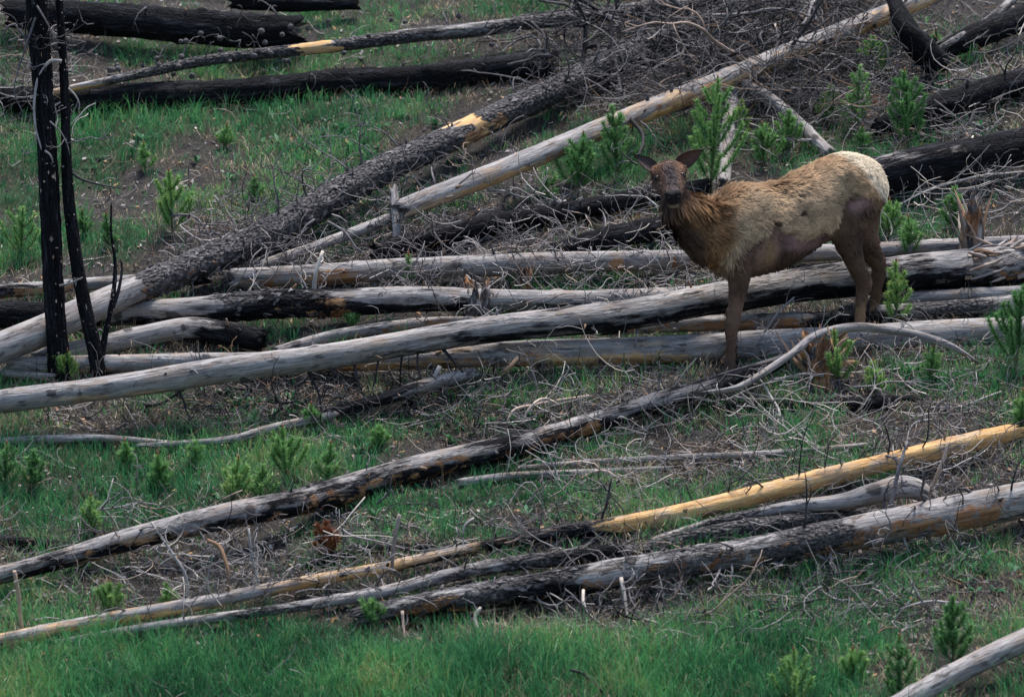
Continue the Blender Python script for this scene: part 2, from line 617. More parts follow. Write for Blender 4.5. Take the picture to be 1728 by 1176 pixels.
def log(name, pts, label, cat='log', group=None, seed=0, char=0.0, tan=0.0, orange=0.0, bark=0.0, low=0.0, jag=(0.04, 0.04),
        lump=0.05, sides=22, step=0.035, dark_side=0.0, knots=14, sag=None):
    """A fallen trunk. pts: photograph x, y of the axis, thickness there, clearance below the trunk (m).
    low: how much more char the underside carries; profiles run along x of the trunk."""
    rng = np.random.default_rng(seed + 1000)
    C, X = [], []
    for px, py, d, lift in pts:
        r = d / 2 * 40.0 / FPX
        for _ in range(2):
            q = P(px, py, lift + r * 0.9)
            r = d / 2 * depth_of(q) / FPX
        C.append((*q, r, px))
    C = np.array(C)
    L = np.linalg.norm(np.diff(C[:, :3], axis=0), axis=1).sum()
    n = max(8, int(L / step))
    c = catmull(C, n)
    cen, rad, pxs = c[:, :3].copy(), c[:, 3], c[:, 4]
    s = np.linspace(0, L, n)
    wob = np.stack([vnoise(s * 0.9, seed, 1) - .5, vnoise(s * 0.9, seed, 7) - .5, vnoise(s * 0.9, seed, 13) - .5], 1)
    cen += wob * rad[:, None] * 0.35
    t, u, w_ = frames(cen)
    th = np.linspace(0, 2 * math.pi, sides, endpoint=False)
    TH, SS = np.meshgrid(th, s)
    cx, sx = np.cos(TH), np.sin(TH)
    R = rad[:, None] * np.ones_like(TH)
    so = seed * 5.17
    R = R * (1 + lump * 2 * (fbm(cx * 1.3 + so, sx * 1.3, SS * 2.2, 2) - .5) + lump * 0.9 * (vnoise(cx * 5 + so, sx * 5, SS * 3) - .5))
    PX = pxs[:, None] + (fbm(cx * 2.2 + so, sx * 2.2, SS * 5, 2) - .5) * 90
    prof = {k_: key(v_, PX) for k_, v_ in dict(char=char, tan=tan, orange=orange, bark=bark).items()}
    bumpy = np.clip(prof['bark'] + prof['char'] * 0.8, 0, 1)
    R = R * (1 + bumpy * 0.11 * (vnoise(cx * 9 + so, sx * 9, SS * 22) - .5))
    crack = np.clip(1 - np.abs(vnoise(cx * 2.6 + so, sx * 2.6, SS * 0.35) - .5) * 16, 0, 1)
    R = R * (1 - 0.07 * crack)
    KN = np.zeros_like(TH)
    for _ in range(int(knots * max(1, L / 4))):
        ks, kt = rng.uniform(0, L), rng.uniform(0, 2 * math.pi)
        dt = np.angle(np.exp(1j * (TH - kt)))
        R = R + rad.mean() * rng.uniform(.08, .22) * np.exp(-((SS - ks) / 0.03) ** 2 - (dt / 0.33) ** 2)
        KN = np.maximum(KN, rng.uniform(.5, 1.0) * np.exp(-((SS - ks) / rng.uniform(.02, .06)) ** 2 - (dt / rng.uniform(.25, .9)) ** 2))
    shift = np.zeros_like(TH)
    e0 = np.exp(-SS / 0.10) * (vnoise(cx * 4 + so, sx * 4, 3.3) - .35) * jag[0] * 3
    e1 = np.exp(-(L - SS) / 0.10) * (vnoise(cx * 4 + so, sx * 4, 9.3) - .35) * jag[1] * 3
    shift = e1 - e0
    v = cen[:, None] + u[:, None] * (cx * R)[..., None] + w_[:, None] * (sx * R)[..., None] + t[:, None] * shift[..., None]
    v = v.reshape(-1, 3)
    k = sides
    i = np.arange(n - 1)[:, None] * k
    j = np.arange(k)[None]
    j2 = (j + 1) % k
    q = np.stack([i + j, i + j2, i + k + j2, i + k + j], -1).reshape(-1, 4)
    grain = np.stack([cx * R + so, sx * R + so * .37, SS + so * 1.3], -1).reshape(-1, 3)
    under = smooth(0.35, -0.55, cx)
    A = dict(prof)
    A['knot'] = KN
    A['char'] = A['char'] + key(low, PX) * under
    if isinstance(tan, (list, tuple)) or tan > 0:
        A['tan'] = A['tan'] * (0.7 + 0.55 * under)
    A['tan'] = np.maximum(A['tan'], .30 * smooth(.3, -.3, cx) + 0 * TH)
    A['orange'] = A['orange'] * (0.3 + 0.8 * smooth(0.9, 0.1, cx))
    # rounded-in end faces with rings of splinters
    ends = []
    jj = np.arange(k)
    tris = []
    for e, sgn in ((0, 1), (n - 1, -1)):
        cc = cen[e] + t[e] * sgn * rad[e] * 0.25
        ends.append(cc)
    ia, ib = n * k, n * k + 1
    tris.append(np.stack([np.full(k, ia), (jj + 1) % k, jj], 1))
    tris.append(np.stack([np.full(k, ib), (n - 1) * k + jj, (n - 1) * k + (jj + 1) % k], 1))
    v = np.vstack([v, np.array(ends)])
    grain = np.vstack([grain, [[so, so, so], [so, so, L + so]]])
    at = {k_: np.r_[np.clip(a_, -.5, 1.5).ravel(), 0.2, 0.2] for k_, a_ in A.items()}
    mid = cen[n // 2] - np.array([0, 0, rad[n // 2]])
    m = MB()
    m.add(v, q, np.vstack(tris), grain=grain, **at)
    o = m.obj(name, WOOD, origin=mid)
    if label:
        tag(o, label, cat, group)
    LOGS[label] = (o, cen, rad, pxs, t, u, w_)
    if rad.mean() > .05 and np.mean(prof['bark']) < .8:
        for _ in range(int(L * 1.7)):
            i_ = rng.integers(3, n - 3)
            a_ = rng.uniform(-1.5, 2.3) * (1 if w_[i_][1] < 0 else -1)
            d_ = norm(u[i_] * math.cos(a_) + w_[i_] * math.sin(a_) + t[i_] * rng.uniform(-.4, .8))
            ln_ = rng.uniform(.02, .075)
            r_ = rng.uniform(.005, .012)
            b_ = cen[i_] + (u[i_] * math.cos(a_) + w_[i_] * math.sin(a_)) * rad[i_] * .9
            sb = MB()
            sb.tube(np.array([b_, b_ + d_ * ln_ * .5, b_ + d_ * ln_ + np.array([0, 0, rng.uniform(-.01, .01)])]), [r_ * 1.5, r_, r_ * .55], 6, tint=rng.uniform(.05, .5), warm=.35 * (rng.random() < .25))
            child('branch_stub', sb, TWIG, o)
    return o, cen, rad, pxs


# ------------------------------------------------------------------ twigs and branches
def curve_pts(rng, p0, d0, L, curl, n, sag=0.0):
    d = norm(d0)
    p = np.array(p0, float)
    k = rng.normal(size=3) * curl
    out = [p.copy()]
    for i in range(n):
        if i == n // 2 and rng.random() < .5:
            k = rng.normal(size=3) * curl
        d = norm(d + np.cross(k, d) / n + rng.normal(size=3) * 0.13 + np.array([0, 0, -sag / n]))
        p = p + d * L / n
        out.append(p.copy())
    return np.array(out)


def clamp_ground(c, r=0.004):
    h = H(c[:, 0], c[:, 1]) + r
    c[:, 2] = np.maximum(c[:, 2], h)
    return c


def branch_mesh(m, rng, p0, d0, L, r0, curl=1.2, tint=0.5, twigs=4, depth=1, sag=0.0, warm=0.0, ground=True, k=5):
    n = max(5, int(L / 0.07))
    c = curve_pts(rng, p0, d0, L, curl, n, sag)
    if ground:
        c = clamp_ground(c)
    r = np.maximum(r0 * (1 - np.linspace(0, 1, n + 1) * 0.8) * 1.25, 0.0026)
    m.tube(c, r, k, tint=tint + rng.uniform(-.08, .08), warm=warm)
    if depth > 0:
        for _ in range(twigs):
            i = rng.integers(max(1, n // 6), n)
            dd = norm(c[min(i + 1, n)] - c[i - 1])
            s = norm(np.cross(dd, rng.normal(size=3)))
            branch_mesh(m, rng, c[i], dd * rng.uniform(.3, 1.0) + s, L * rng.uniform(.2, .5), r[i] * .65, curl * 1.3, tint, max(1, twigs // 2), depth - 1, sag, warm, ground, 4)
    return c


def stick(pts, label, d=None, tint=0.7, warm=0.0, name='dead_branch', cat='branch', group=None, seed=0, twigs=3, parent=None, tl=0.35):
    """a branch traced through photograph points (x, y, thickness, height over the ground)"""
    rng = np.random.default_rng(seed + 77)
    C = []
    for px, py, dd, h in pts:
        q = P(px, py, h)
        C.append((*q, dd * .38 * depth_of(q) / FPX))
    C = np.array(C)
    L = np.linalg.norm(np.diff(C[:, :3], axis=0), axis=1).sum()
    n = max(8, int(L / 0.04))
    c = catmull(C, n)
    m = MB()
    rr = c[:, 3] * (1 + .25 * (vnoise(np.arange(n) * .6, seed) - .5))
    tints = np.repeat(tint + (vnoise(np.linspace(0, L * 9, n), seed + 4.5) - .5) * .35, 7)
    m.tube(c[:, :3] + (np.stack([vnoise(np.arange(n) * .35, seed + q_) for q_ in (1, 2, 3)], 1) - .5) * 0.008, rr, 7, tint=np.r_[tints, tint, tint], warm=warm)
    for _ in range(twigs):
        i = rng.integers(1, n - 1)
        dd = norm(c[i + 1, :3] - c[i - 1, :3])
        s = norm(np.cross(dd, rng.normal(size=3)))
        branch_mesh(m, rng, c[i, :3], dd * .5 + s, tl * rng.uniform(.4, 1), max(.003, c[i, 3] * .4), 1.5, tint - .1, 2, 1, warm=0, k=4)
    if parent is not None:
        return child('branch', m, TWIG, parent)
    o = m.obj(name, TWIG, origin=c[0, :3])
    return tag(o, label, cat, group)


def limbs(label, spots, seed=0, L=(.2, .5), r=.007, tint=.35, curl=1.4, twigs=3, sag=0.0, warm=0.0):
    """dead limbs still on a trunk: parts of it. spots: (photograph x along the trunk, angle round it from the top, towards the camera positive)"""
    o, cen, rad, pxs, t, u, w_ = LOGS[label]
    rng = np.random.default_rng(seed + 5)
    for px, ang in spots:
        i = int(np.argmin(np.abs(pxs - px)))
        a = math.radians(ang)
        side = w_[i] if w_[i][1] < 0 else -w_[i]
        d = u[i] * math.cos(a) + side * math.sin(a)
        lean = t[i] * rng.uniform(-.5, .7)
        m = MB()
        branch_mesh(m, rng, cen[i] + d * rad[i] * .85, d + lean, rng.uniform(*L), r * rng.uniform(.7, 1.3), curl, tint, twigs, 1, sag, warm)
        child('branch', m, TWIG, o)


# --- the trunks ------------------------------------------------------------
A = 'long silver log crossing the whole slope in front of the other logs under the elk'
log('fallen_log', [(-40, 682, 40, .22), (200, 651, 42, .25), (400, 619, 44, .3), (560, 598, 44, .34), (700, 577, 43, .34), (850, 553, 46, .34), (1000, 535, 50, .32),
                   (1120, 519, 52, .3), (1250, 499, 54, .22), (1400, 475, 60, .14), (1500, 464, 62, .1), (1600, 453, 64, .08), (1700, 446, 70, .05), (1790, 440, 76, .05)], A, seed=1,
    char=[(0, .08), (500, .16), (650, .26), (780, .33), (1000, .36), (1120, .28), (1250, .36), (1400, .44), (1560, .5), (1640, .25), (1800, .2)], low=[(0, .08), (600, .14), (780, .26), (1000, .3), (1800, .4)],
    tan=[(0, .3), (600, .28), (900, .22), (1050, .34), (1300, .1), (1650, .2), (1760, .35)], orange=[(0, .15), (1600, .15), (1680, .38)], bark=[(0, -.2), (1600, 0), (1680, .42)], lump=.08)
B = 'straight grey log lying behind the silver log with tan patches on its underside'
log('fallen_log', [(15, 617, 28, .04), (200, 613, 30, .05), (330, 610, 30, .06), (500, 609, 34, .08), (650, 607, 36, .1), (800, 602, 42, .1), (950, 596, 45, .06), (1100, 590, 46, .02),
                   (1230, 583, 48, 0), (1400, 576, 50, -.03), (1560, 568, 50, -.04), (1790, 556, 48, -.04)], B, seed=2, char=[(0, .1), (600, .2), (840, .35), (900, 0), (1800, -.05)], low=.18,
    tan=[(0, .3), (600, .5), (800, .48), (1150, .46), (1220, .1), (1800, .05)], orange=[(0, .2), (800, .32), (1100, .3), (1200, 0)])
C3 = 'grey and charred log with black peeling bark behind the standing burnt trunks'
log('fallen_log', [(-40, 533, 46, .02), (90, 531, 44, .05), (210, 525, 42, .08), (330, 522, 46, .1), (470, 514, 50, .1), (560, 513, 48, .1), (700, 508, 44, .1), (850, 508, 38, .06),
                   (1000, 504, 34, .04), (1150, 499, 30, .02), (1260, 494, 26, .0)], C3, seed=3, char=[(-40, .95), (120, .9), (200, .1), (340, .1), (400, .5), (560, .6), (640, .2), (760, .25), (850, .05), (1300, 0)],
    low=.5, bark=[(-40, .3), (300, 0), (380, .7), (540, .7), (600, .1), (1300, 0)], orange=[(-40, 0), (500, .3), (560, .55), (640, .1), (1300, 0)], tan=[(0, 0), (520, .5), (600, .1), (1300, 0)])
D4 = 'smooth pale grey log with a broken orange end lying level behind the splintered stumps'
log('fallen_log', [(398, 466, 32, .08), (550, 460, 36, .08), (700, 451, 38, .06), (850, 447, 38, .05), (1000, 442, 36, .04), (1170, 438, 34, .03), (1420, 427, 28, .03), (1600, 418, 26, .02), (1790, 408, 24, .0)],
    D4, seed=4, char=[(398, 0), (540, .25), (640, .05), (900, -.1), (1800, 0)], low=.1, orange=[(398, .45), (600, .6), (650, .2), (900, .1), (1000, .35), (1170, .5), (1300, .1)], jag=(.06, .03))
E4 = 'thin grey log end poking out behind the two burnt trunks beside a barked piece'
log('fallen_log', [(-30, 490, 24, .05), (60, 486, 24, .05), (130, 480, 22, .06), (240, 474, 24, .06), (345, 466, 26, .04)], E4, seed=5, char=[(-30, .5), (60, .3), (110, 0), (230, .1), (260, .8), (345, .9)],
    bark=[(-30, .8), (40, .6), (80, 0), (260, .5)], orange=[(-30, .2), (50, .6), (110, .5), (160, .1)])
F5 = 'thick rough barked log slanting uphill with a pale peeled lower end'
log('fallen_log', [(-50, 604, 54, .2), (60, 560, 52, .22), (130, 528, 50, .24), (220, 490, 49, .25), (290, 460, 52, .22), (350, 436, 52, .18), (450, 395, 52, .12), (560, 336, 52, .1), (650, 290, 50, .1), (740, 249, 47, .1),
                   (800, 220, 45, .1), (880, 181, 46, .1), (950, 145, 44, .1), (1020, 106, 42, .1), (1090, 72, 38, .1), (1170, 40, 32, .1)], F5, seed=6,
    bark=[(-50, -.6), (215, -.6), (235, 1.1), (755, 1.1), (775, .3), (820, .5), (840, 1.1), (1200, 1.1)], char=[(-50, -.4), (225, -.4), (240, .25), (420, .3), (560, .1), (1000, .1), (1200, .3)], low=.12,
    orange=[(-50, -.1), (215, .1), (228, .6), (245, .1), (330, .35), (380, .1), (600, .05), (740, .0), (775, .5), (850, .45), (870, .0)],
    tan=[(-50, -.1), (210, 0), (755, 0), (778, 1.0), (822, .8), (842, 0)], lump=.07, step=.03, sides=26)
F6 = 'long peeled log slanting uphill behind the elk with a buff underside'
log('fallen_log', [(682, 352, 36, .2), (800, 305, 37, .25), (900, 264, 37, .25), (1000, 223, 36, .25), (1100, 183, 36, .25), (1200, 144, 36, .25), (1300, 103, 35, .25), (1400, 65, 34, .25), (1500, 25, 32, .25), (1600, -15, 28, .25)],
    F6, seed=7, tan=[(682, .3), (800, .45), (960, .35), (1020, .55), (1200, .6), (1320, .5), (1400, .35), (1480, .65), (1600, .4)], char=[(682, .05), (960, 0), (1300, .15), (1400, .3), (1450, .3), (1500, .1)], low=.05,
    orange=[(682, .1), (760, .3), (1000, .45), (1180, .5), (1250, .3), (1420, .5), (1500, .4)], jag=(.08, .02), lump=.04)
G7 = 'thin coned log near the top with one bright orange bare spot'
log('fallen_log', [(88, 155, 10, .22), (200, 133, 15, .25), (330, 107, 19, .25), (450, 90, 20, .24), (560, 77, 21, .22), (700, 58, 24, .2), (800, 49, 25, .2), (900, 38, 25, .2), (1000, 29, 23, .2), (1150, 14, 20, .2), (1230, 5, 18, .2)],
    G7, seed=8, bark=[(88, .2), (260, .7), (500, 1), (504, .0), (560, .0), (564, 1), (640, .6), (800, .5), (1200, .9)], tan=[(88, .5), (220, .6), (300, .2), (500, .1), (506, 1.5), (556, 1.5), (563, .0)], char=[(88, .1), (500, .2), (506, -.5), (556, -.5), (570, .2), (1200, .2)], sides=16)
H8 = 'thick charcoal black log lying across the top behind the burnt trunks'
log('fallen_log', [(20, 22, 50, .1), (140, 28, 54, .1), (260, 40, 58, .12), (370, 50, 60, .12), (490, 52, 58, .1)], H8, seed=9, char=1.2, lump=.14, jag=(.08, .1), bark=.3)
log('charred_log', [(395, 3, 26, .1), (500, 6, 28, .1), (600, 4, 24, .1)], 'short charred log touching the top edge above the black log', seed=10, char=1.1, lump=.12)
I9 = 'low black charred log in the grass ending in a ragged burnt butt'
log('charred_log', [(-30, 168, 40, 0), (60, 170, 44, 0), (140, 168, 50, .0), (260, 160, 50, .0), (400, 154, 46, .0), (560, 140, 42, .0), (700, 136, 44, .0), (800, 126, 48, .0), (880, 116, 52, .0), (912, 112, 46, .0)], I9, seed=11, char=1.1, lump=.13, jag=(.1, .2), bark=.2)
J10 = 'blue black burnt log rising out of the brush towards the head of the elk'
log('charred_log', [(640, 425, 36, .02), (720, 404, 38, .03), (800, 382, 38, .04), (900, 364, 36, .05), (1000, 347, 34, .05), (1100, 328, 30, .05), (1190, 314, 26, .05)], J10, seed=12, char=1.0, lump=.08)
log('charred_log', [(940, 424, 30, .02), (1010, 406, 38, .04), (1080, 392, 40, .05), (1150, 378, 36, .05), (1260, 350, 30, .05)], 'short thick burnt log under the neck of the elk', seed=13, char=.95, lump=.08)
K12 = 'thick burnt log behind the rump of the elk with a silver worn top'
log('charred_log', [(1380, 326, 60, .02), (1480, 302, 68, .05), (1560, 284, 68, .06), (1640, 268, 64, .06), (1790, 236, 58, .06)], K12, seed=14, char=[(1380, .6), (1480, .62), (1600, .72), (1660, .95), (1800, 1.0)], low=.45, lump=.07)
log('charred_log', [(1480, 216, 30, .03), (1560, 190, 42, .05), (1640, 165, 44, .06), (1790, 122, 46, .06)], 'smooth black log beyond the saplings, uphill of the rump', seed=15, char=.95, bark=.1)
log('charred_log', [(1590, 88, 30, .05), (1650, 62, 42, .08), (1790, 5, 44, .1)], 'dark charred log at the upper corner below a grey branch', seed=16, char=1.05, lump=.1)
log('charred_snag', [(1500, -18, 18, .55), (1526, 40, 36, .4), (1548, 72, 44, .25), (1582, 104, 50, .02)], 'leaning jet black snag standing in front of the peeled log top', 'snag', seed=17, char=1.4, lump=.12)
log('fallen_log', [(1238, 152, 20, .15), (1230, 225, 25, .1), (1222, 310, 22, .02)], 'upright white flaking log propped behind the withers of the elk', seed=18, char=.2, bark=.25, sides=16)
log('fallen_log', [(1255, 140, 14, .25), (1300, 166, 20, .2), (1345, 205, 22, .12), (1400, 258, 22, .04)], 'bare grey limb sloping down to the back of the elk', seed=19, bark=.1, sides=16)
log('fallen_log', [(1480, 530, 26, .0), (1590, 524, 28, .02), (1720, 512, 28, .02), (1790, 506, 28, .02)], 'mottled grey log between the elk heels and the forest edge, lower of two', seed=20, bark=[(1480, .2), (1620, .9), (1700, .2)], char=.15, orange=.15, sides=16)
log('fallen_log', [(1530, 506, 24, .02), (1620, 499, 24, .02), (1790, 488, 24, .02)], 'plain grey log just under the root end of the silver log', seed=21, char=.1, sides=16)
M17 = 'short white and brown log in the gap between the legs of the elk'
log('fallen_log', [(1020, 556, 22, .02), (1120, 549, 26, .03), (1250, 544, 27, .03), (1400, 538, 26, .03), (1500, 536, 22, .0)], M17, seed=22, char=[(1020, .6), (1080, .1), (1250, .05), (1330, .1), (1380, .8)], orange=[(1020, .2), (1200, .55), (1340, .65), (1400, 0)], low=.2, sides=16)
N18 = 'long slender log with a white top and burnt sides slanting below the elk'
log('fallen_log', [(-40, 982, 30, .06), (100, 946, 34, .1), (200, 917, 38, .12), (300, 891, 42, .14), (400, 867, 45, .13), (500, 846, 46, .1), (600, 821, 47, .06), (700, 792, 45, .04), (800, 768, 43, .04), (900, 742, 40, .04),
                   (1000, 711, 36, .06), (1100, 681, 34, .1), (1200, 652, 31, .12), (1290, 622, 27, .14), (1325, 606, 18, .16)], N18, seed=23,
    char=[(-40, .35), (100, .45), (200, .22), (330, .3), (430, .38), (520, .55), (640, .45), (800, .5), (1000, .48), (1200, .45), (1300, .5)], low=.3,
    tan=[(-40, .2), (100, .3), (170, .5), (330, .35), (450, .1), (1300, 0)], orange=[(-40, .35), (200, .3), (480, .35), (600, .5), (800, .4), (1000, .55), (1080, .2)], lump=.06)
O20 = 'bright yellow barkless log slanting between the two lower heaps'
log('fallen_log', [(-40, 1088, 27, .02), (100, 1061, 27, .03), (200, 1042, 25, .04), (330, 1019, 24, .05), (450, 995, 22, .05), (560, 974, 21, .05), (650, 958, 20, .05), (740, 939, 20, .05), (830, 921, 22, .05), (940, 900, 26, .05),
                   (1040, 886, 31, .06), (1120, 872, 33, .07), (1200, 854, 33, .08), (1300, 829, 33, .08), (1400, 804, 33, .08), (1500, 779, 32, .08), (1600, 755, 34, .08), (1712, 727, 29, .08)], O20, seed=24,
    tan=[(-40, .75), (100, .6), (250, .75), (330, .55), (400, .3), (480, .55), (650, .75), (760, .55), (900, .6), (1030, .9), (1080, 1.05), (1300, .9), (1450, 1.05), (1600, .9), (1720, .95)],
    char=[(-40, -.1), (100, .3), (160, .25), (240, .1), (420, .2), (700, .25), (800, .4), (1000, .5), (1045, .3), (1080, .14), (1300, .16), (1420, .08), (1560, .16), (1700, .24)], low=.16, orange=[(-40, .25), (300, .35), (400, .1), (1000, .2), (1100, 0)], bark=[(-40, 0), (760, 0), (850, .6), (1020, .6), (1050, 0)], jag=(.03, .1))
P21 = 'thin dark grey log in the middle of the lower heap under the yellow log'
log('fallen_log', [(98, 1083, 9, .02), (200, 1066, 14, .03), (300, 1051, 16, .03), (420, 1036, 18, .03), (560, 1014, 20, .03), (650, 997, 22, .04), (750, 972, 24, .05), (850, 954, 26, .06), (960, 943, 27, .06), (1040, 930, 26, .05)], P21, seed=25,
    bark=[(98, 0), (300, .2), (430, .6), (600, .3), (800, .5), (1040, .9)], char=[(98, 0), (900, .25), (960, .5), (1040, .8)], sides=16)
log('fallen_log', [(1020, 945, 20, .02), (1120, 917, 27, .05), (1230, 895, 30, .06), (1340, 880, 28, .06), (1460, 866, 20, .05)], 'dark barked log wedged between the twisted log and the thick front log', seed=26, bark=.9, char=.35, orange=[(1020, 0), (1180, .4), (1250, .1)], sides=18)
log('fallen_log', [(1100, 912, 10, .1), (1200, 882, 15, .12), (1290, 864, 18, .14), (1350, 855, 22, .15), (1420, 849, 28, .16), (1475, 835, 36, .2), (1525, 824, 38, .2), (1562, 836, 32, .12), (1582, 862, 22, .0)],
    'grey twisted log with a humped bend at its thick end', seed=27, bark=[(1100, .2), (1250, .6), (1340, .2), (1500, -.2)], char=.05, lump=.09, sides=18)
Q23 = 'thick grey log lowest of the heap with orange and charred flakes'
log('fallen_log', [(600, 1042, 32, 0), (700, 1024, 42, .02), (780, 1011, 46, .04), (850, 1001, 48, .05), (960, 985, 50, .06), (1100, 961, 52, .06), (1250, 940, 54, .06), (1400, 912, 58, .08), (1500, 892, 60, .1), (1600, 870, 62, .1), (1790, 830, 66, .1)], Q23, seed=28,
    bark=[(600, .5), (700, .6), (780, .5), (960, .75), (1000, .35), (1130, .5), (1300, .5), (1400, .6), (1500, .25), (1800, .2)], char=[(600, .2), (830, .3), (960, .5), (1000, .15), (1150, .2), (1500, .1), (1800, 0)], low=.35,
    orange=[(600, .4), (760, .55), (820, .2), (980, .4), (1200, .45), (1300, .3), (1480, .5), (1640, .55), (1800, .2)], lump=.06, sides=26)
log('fallen_log', [(1490, 1200, 34, .1), (1600, 1143, 37, .12), (1700, 1096, 39, .14), (1790, 1054, 41, .15)], 'clean grey log cut off at the nearest corner in front of all the others', seed=29, char=[(1490, 0), (1700, .15), (1800, .1)], low=.15, lump=.05)
R27 = 'dark thin log with a silver tip slanting under the silver log'
log('fallen_log', [(520, 708, 16, .02), (620, 684, 25, .06), (690, 662, 26, .1), (750, 644, 24, .1), (800, 630, 17, .1)], R27, seed=30, char=[(540, .75), (690, .6), (740, .15), (800, 0)], sides=14)
log('fallen_log', [(-30, 748, 14, .03), (80, 742, 15, .03), (180, 740, 13, .03), (290, 748, 9, .01)], 'thin grey log lying level in the grass beyond the slender slanting log', seed=31, char=.15, sides=12)
log('fallen_log', [(240, 752, 9, .03), (380, 742, 13, .04), (460, 722, 17, .05), (560, 700, 15, .05)], 'thin weathered log in the grass, end to end with the dark silver tipped log', seed=32, char=.3, orange=.2, sides=12)
log('fallen_log', [(60, 606, 28, .02), (150, 585, 32, .04), (240, 566, 36, .06), (310, 555, 40, .06), (370, 562, 42, .04), (440, 574, 40, .02)], 'cracked grey log with a hollow black end behind the standing trunks', seed=33, char=[(60, -.1), (280, 0), (330, .4), (380, .8), (440, 1.0)], low=.3, lump=.08)
log('fallen_log', [(470, 592, 16, .05), (560, 568, 20, .05), (680, 548, 18, .08), (760, 540, 12, .1), (830, 541, 8, .08)], 'slim dark log slipping out above the silver log', seed=34, char=[(470, .4), (650, .5), (700, .1)], orange=[(470, 0), (700, .5), (800, .4)], sides=14)
log('fallen_log', [(-30, 627, 13, .05), (86, 637, 14, .05)], 'short pale pole ending against the foot of the larger burnt trunk', seed=35, char=-.1, sides=12)
log('fallen_log', [(430, 452, 20, .05), (520, 420, 18, .08), (600, 390, 20, .1), (690, 356, 22, .12)], 'slender grey log leading up to the broken end of the peeled log', seed=36, char=.1, bark=.2, sides=14)
log('fallen_log', [(780, 813, 16, .0), (860, 803, 14, .0), (1000, 797, 13, .0), (1130, 790, 8, .0)], 'pale grey log end in the grass below the slender slanting log', seed=37, char=-.1, sides=12)
log('fallen_log', [(880, 790, 8, .02), (1000, 780, 11, .02), (1160, 771, 12, .02), (1300, 765, 12, .02), (1450, 752, 9, .02)], 'thin bleached log lying level among pale twigs above the yellow log', seed=38, char=0, bark=.1, sides=12)
log('rotten_log', [(1170, 690, 20, -.01), (1280, 688, 28, -.01), (1400, 684, 30, -.01), (1490, 678, 26, -.01), (1540, 672, 12, -.01)], 'rotten black log sunk in the grass below the two bright saplings', seed=39, char=.9, bark=.4, lump=.1, knots=3, orange=[(1170, .5), (1260, .2), (1540, 0)])
log('charred_log', [(-30, 910, 20, .0), (60, 918, 24, .0), (150, 928, 22, .0)], 'low burnt log half hidden behind the end of the slender slanting log', seed=40, char=1.1, lump=.12)
log('charred_log', [(520, 955, 14, .0), (600, 930, 20, .0), (720, 922, 16, .0)], 'scrap of charred log among twigs above the yellow log', seed=41, char=1.0, lump=.15, sides=14)
log('fallen_log', [(1040, 20, 22, .15), (1110, 12, 26, .18), (1180, 4, 24, .2), (1260, -8, 20, .2)], 'weathered log with rusty bark at the top of the brush tangle', seed=42, char=.2, orange=.45, bark=.3, sides=16)
log('fallen_log', [(1190, 100, 22, .1), (1230, 122, 26, .1), (1290, 150, 24, .08)], 'stub of flaking bark log passing beneath the peeled log', seed=43, bark=.9, char=.1, sides=16)
log('fallen_log', [(664, 322, 14, .3), (668, 375, 15, .15), (670, 425, 14, .0)], 'short upright white stick with a rusty top below the peeled log end', 'stick', seed=44, char=.05, orange=.35, sides=12)
log('fallen_log', [(1540, 110, 8, .1), (1620, 62, 13, .2), (1660, 40, 15, .22), (1720, -10, 14, .25)], 'bare forked grey limb in the top corner', 'limb', seed=45, char=.25, bark=.5, sides=14)
log('fallen_log', [(1195, 662, 7, .2), (1250, 652, 11, .24), (1330, 602, 13, .3), (1378, 566, 15, .34), (1440, 552, 16, .36), (1500, 556, 15, .34), (1555, 566, 13, .3), (1605, 583, 11, .22), (1645, 608, 6, .1)],
    'smooth grey limb arching over the log behind the heels of the elk', 'limb', seed=46, char=-.2, orange=[(1195, 0), (1560, 0), (1590, .5), (1640, .5)], sides=14, lump=.09, knots=9, bark=.12)

# --- standing burnt trunks ----------------------------------------------------
T1 = 'tall black burnt trunk, the thicker of the standing pair'
T2 = 'slender leaning burnt trunk beside the thicker one'


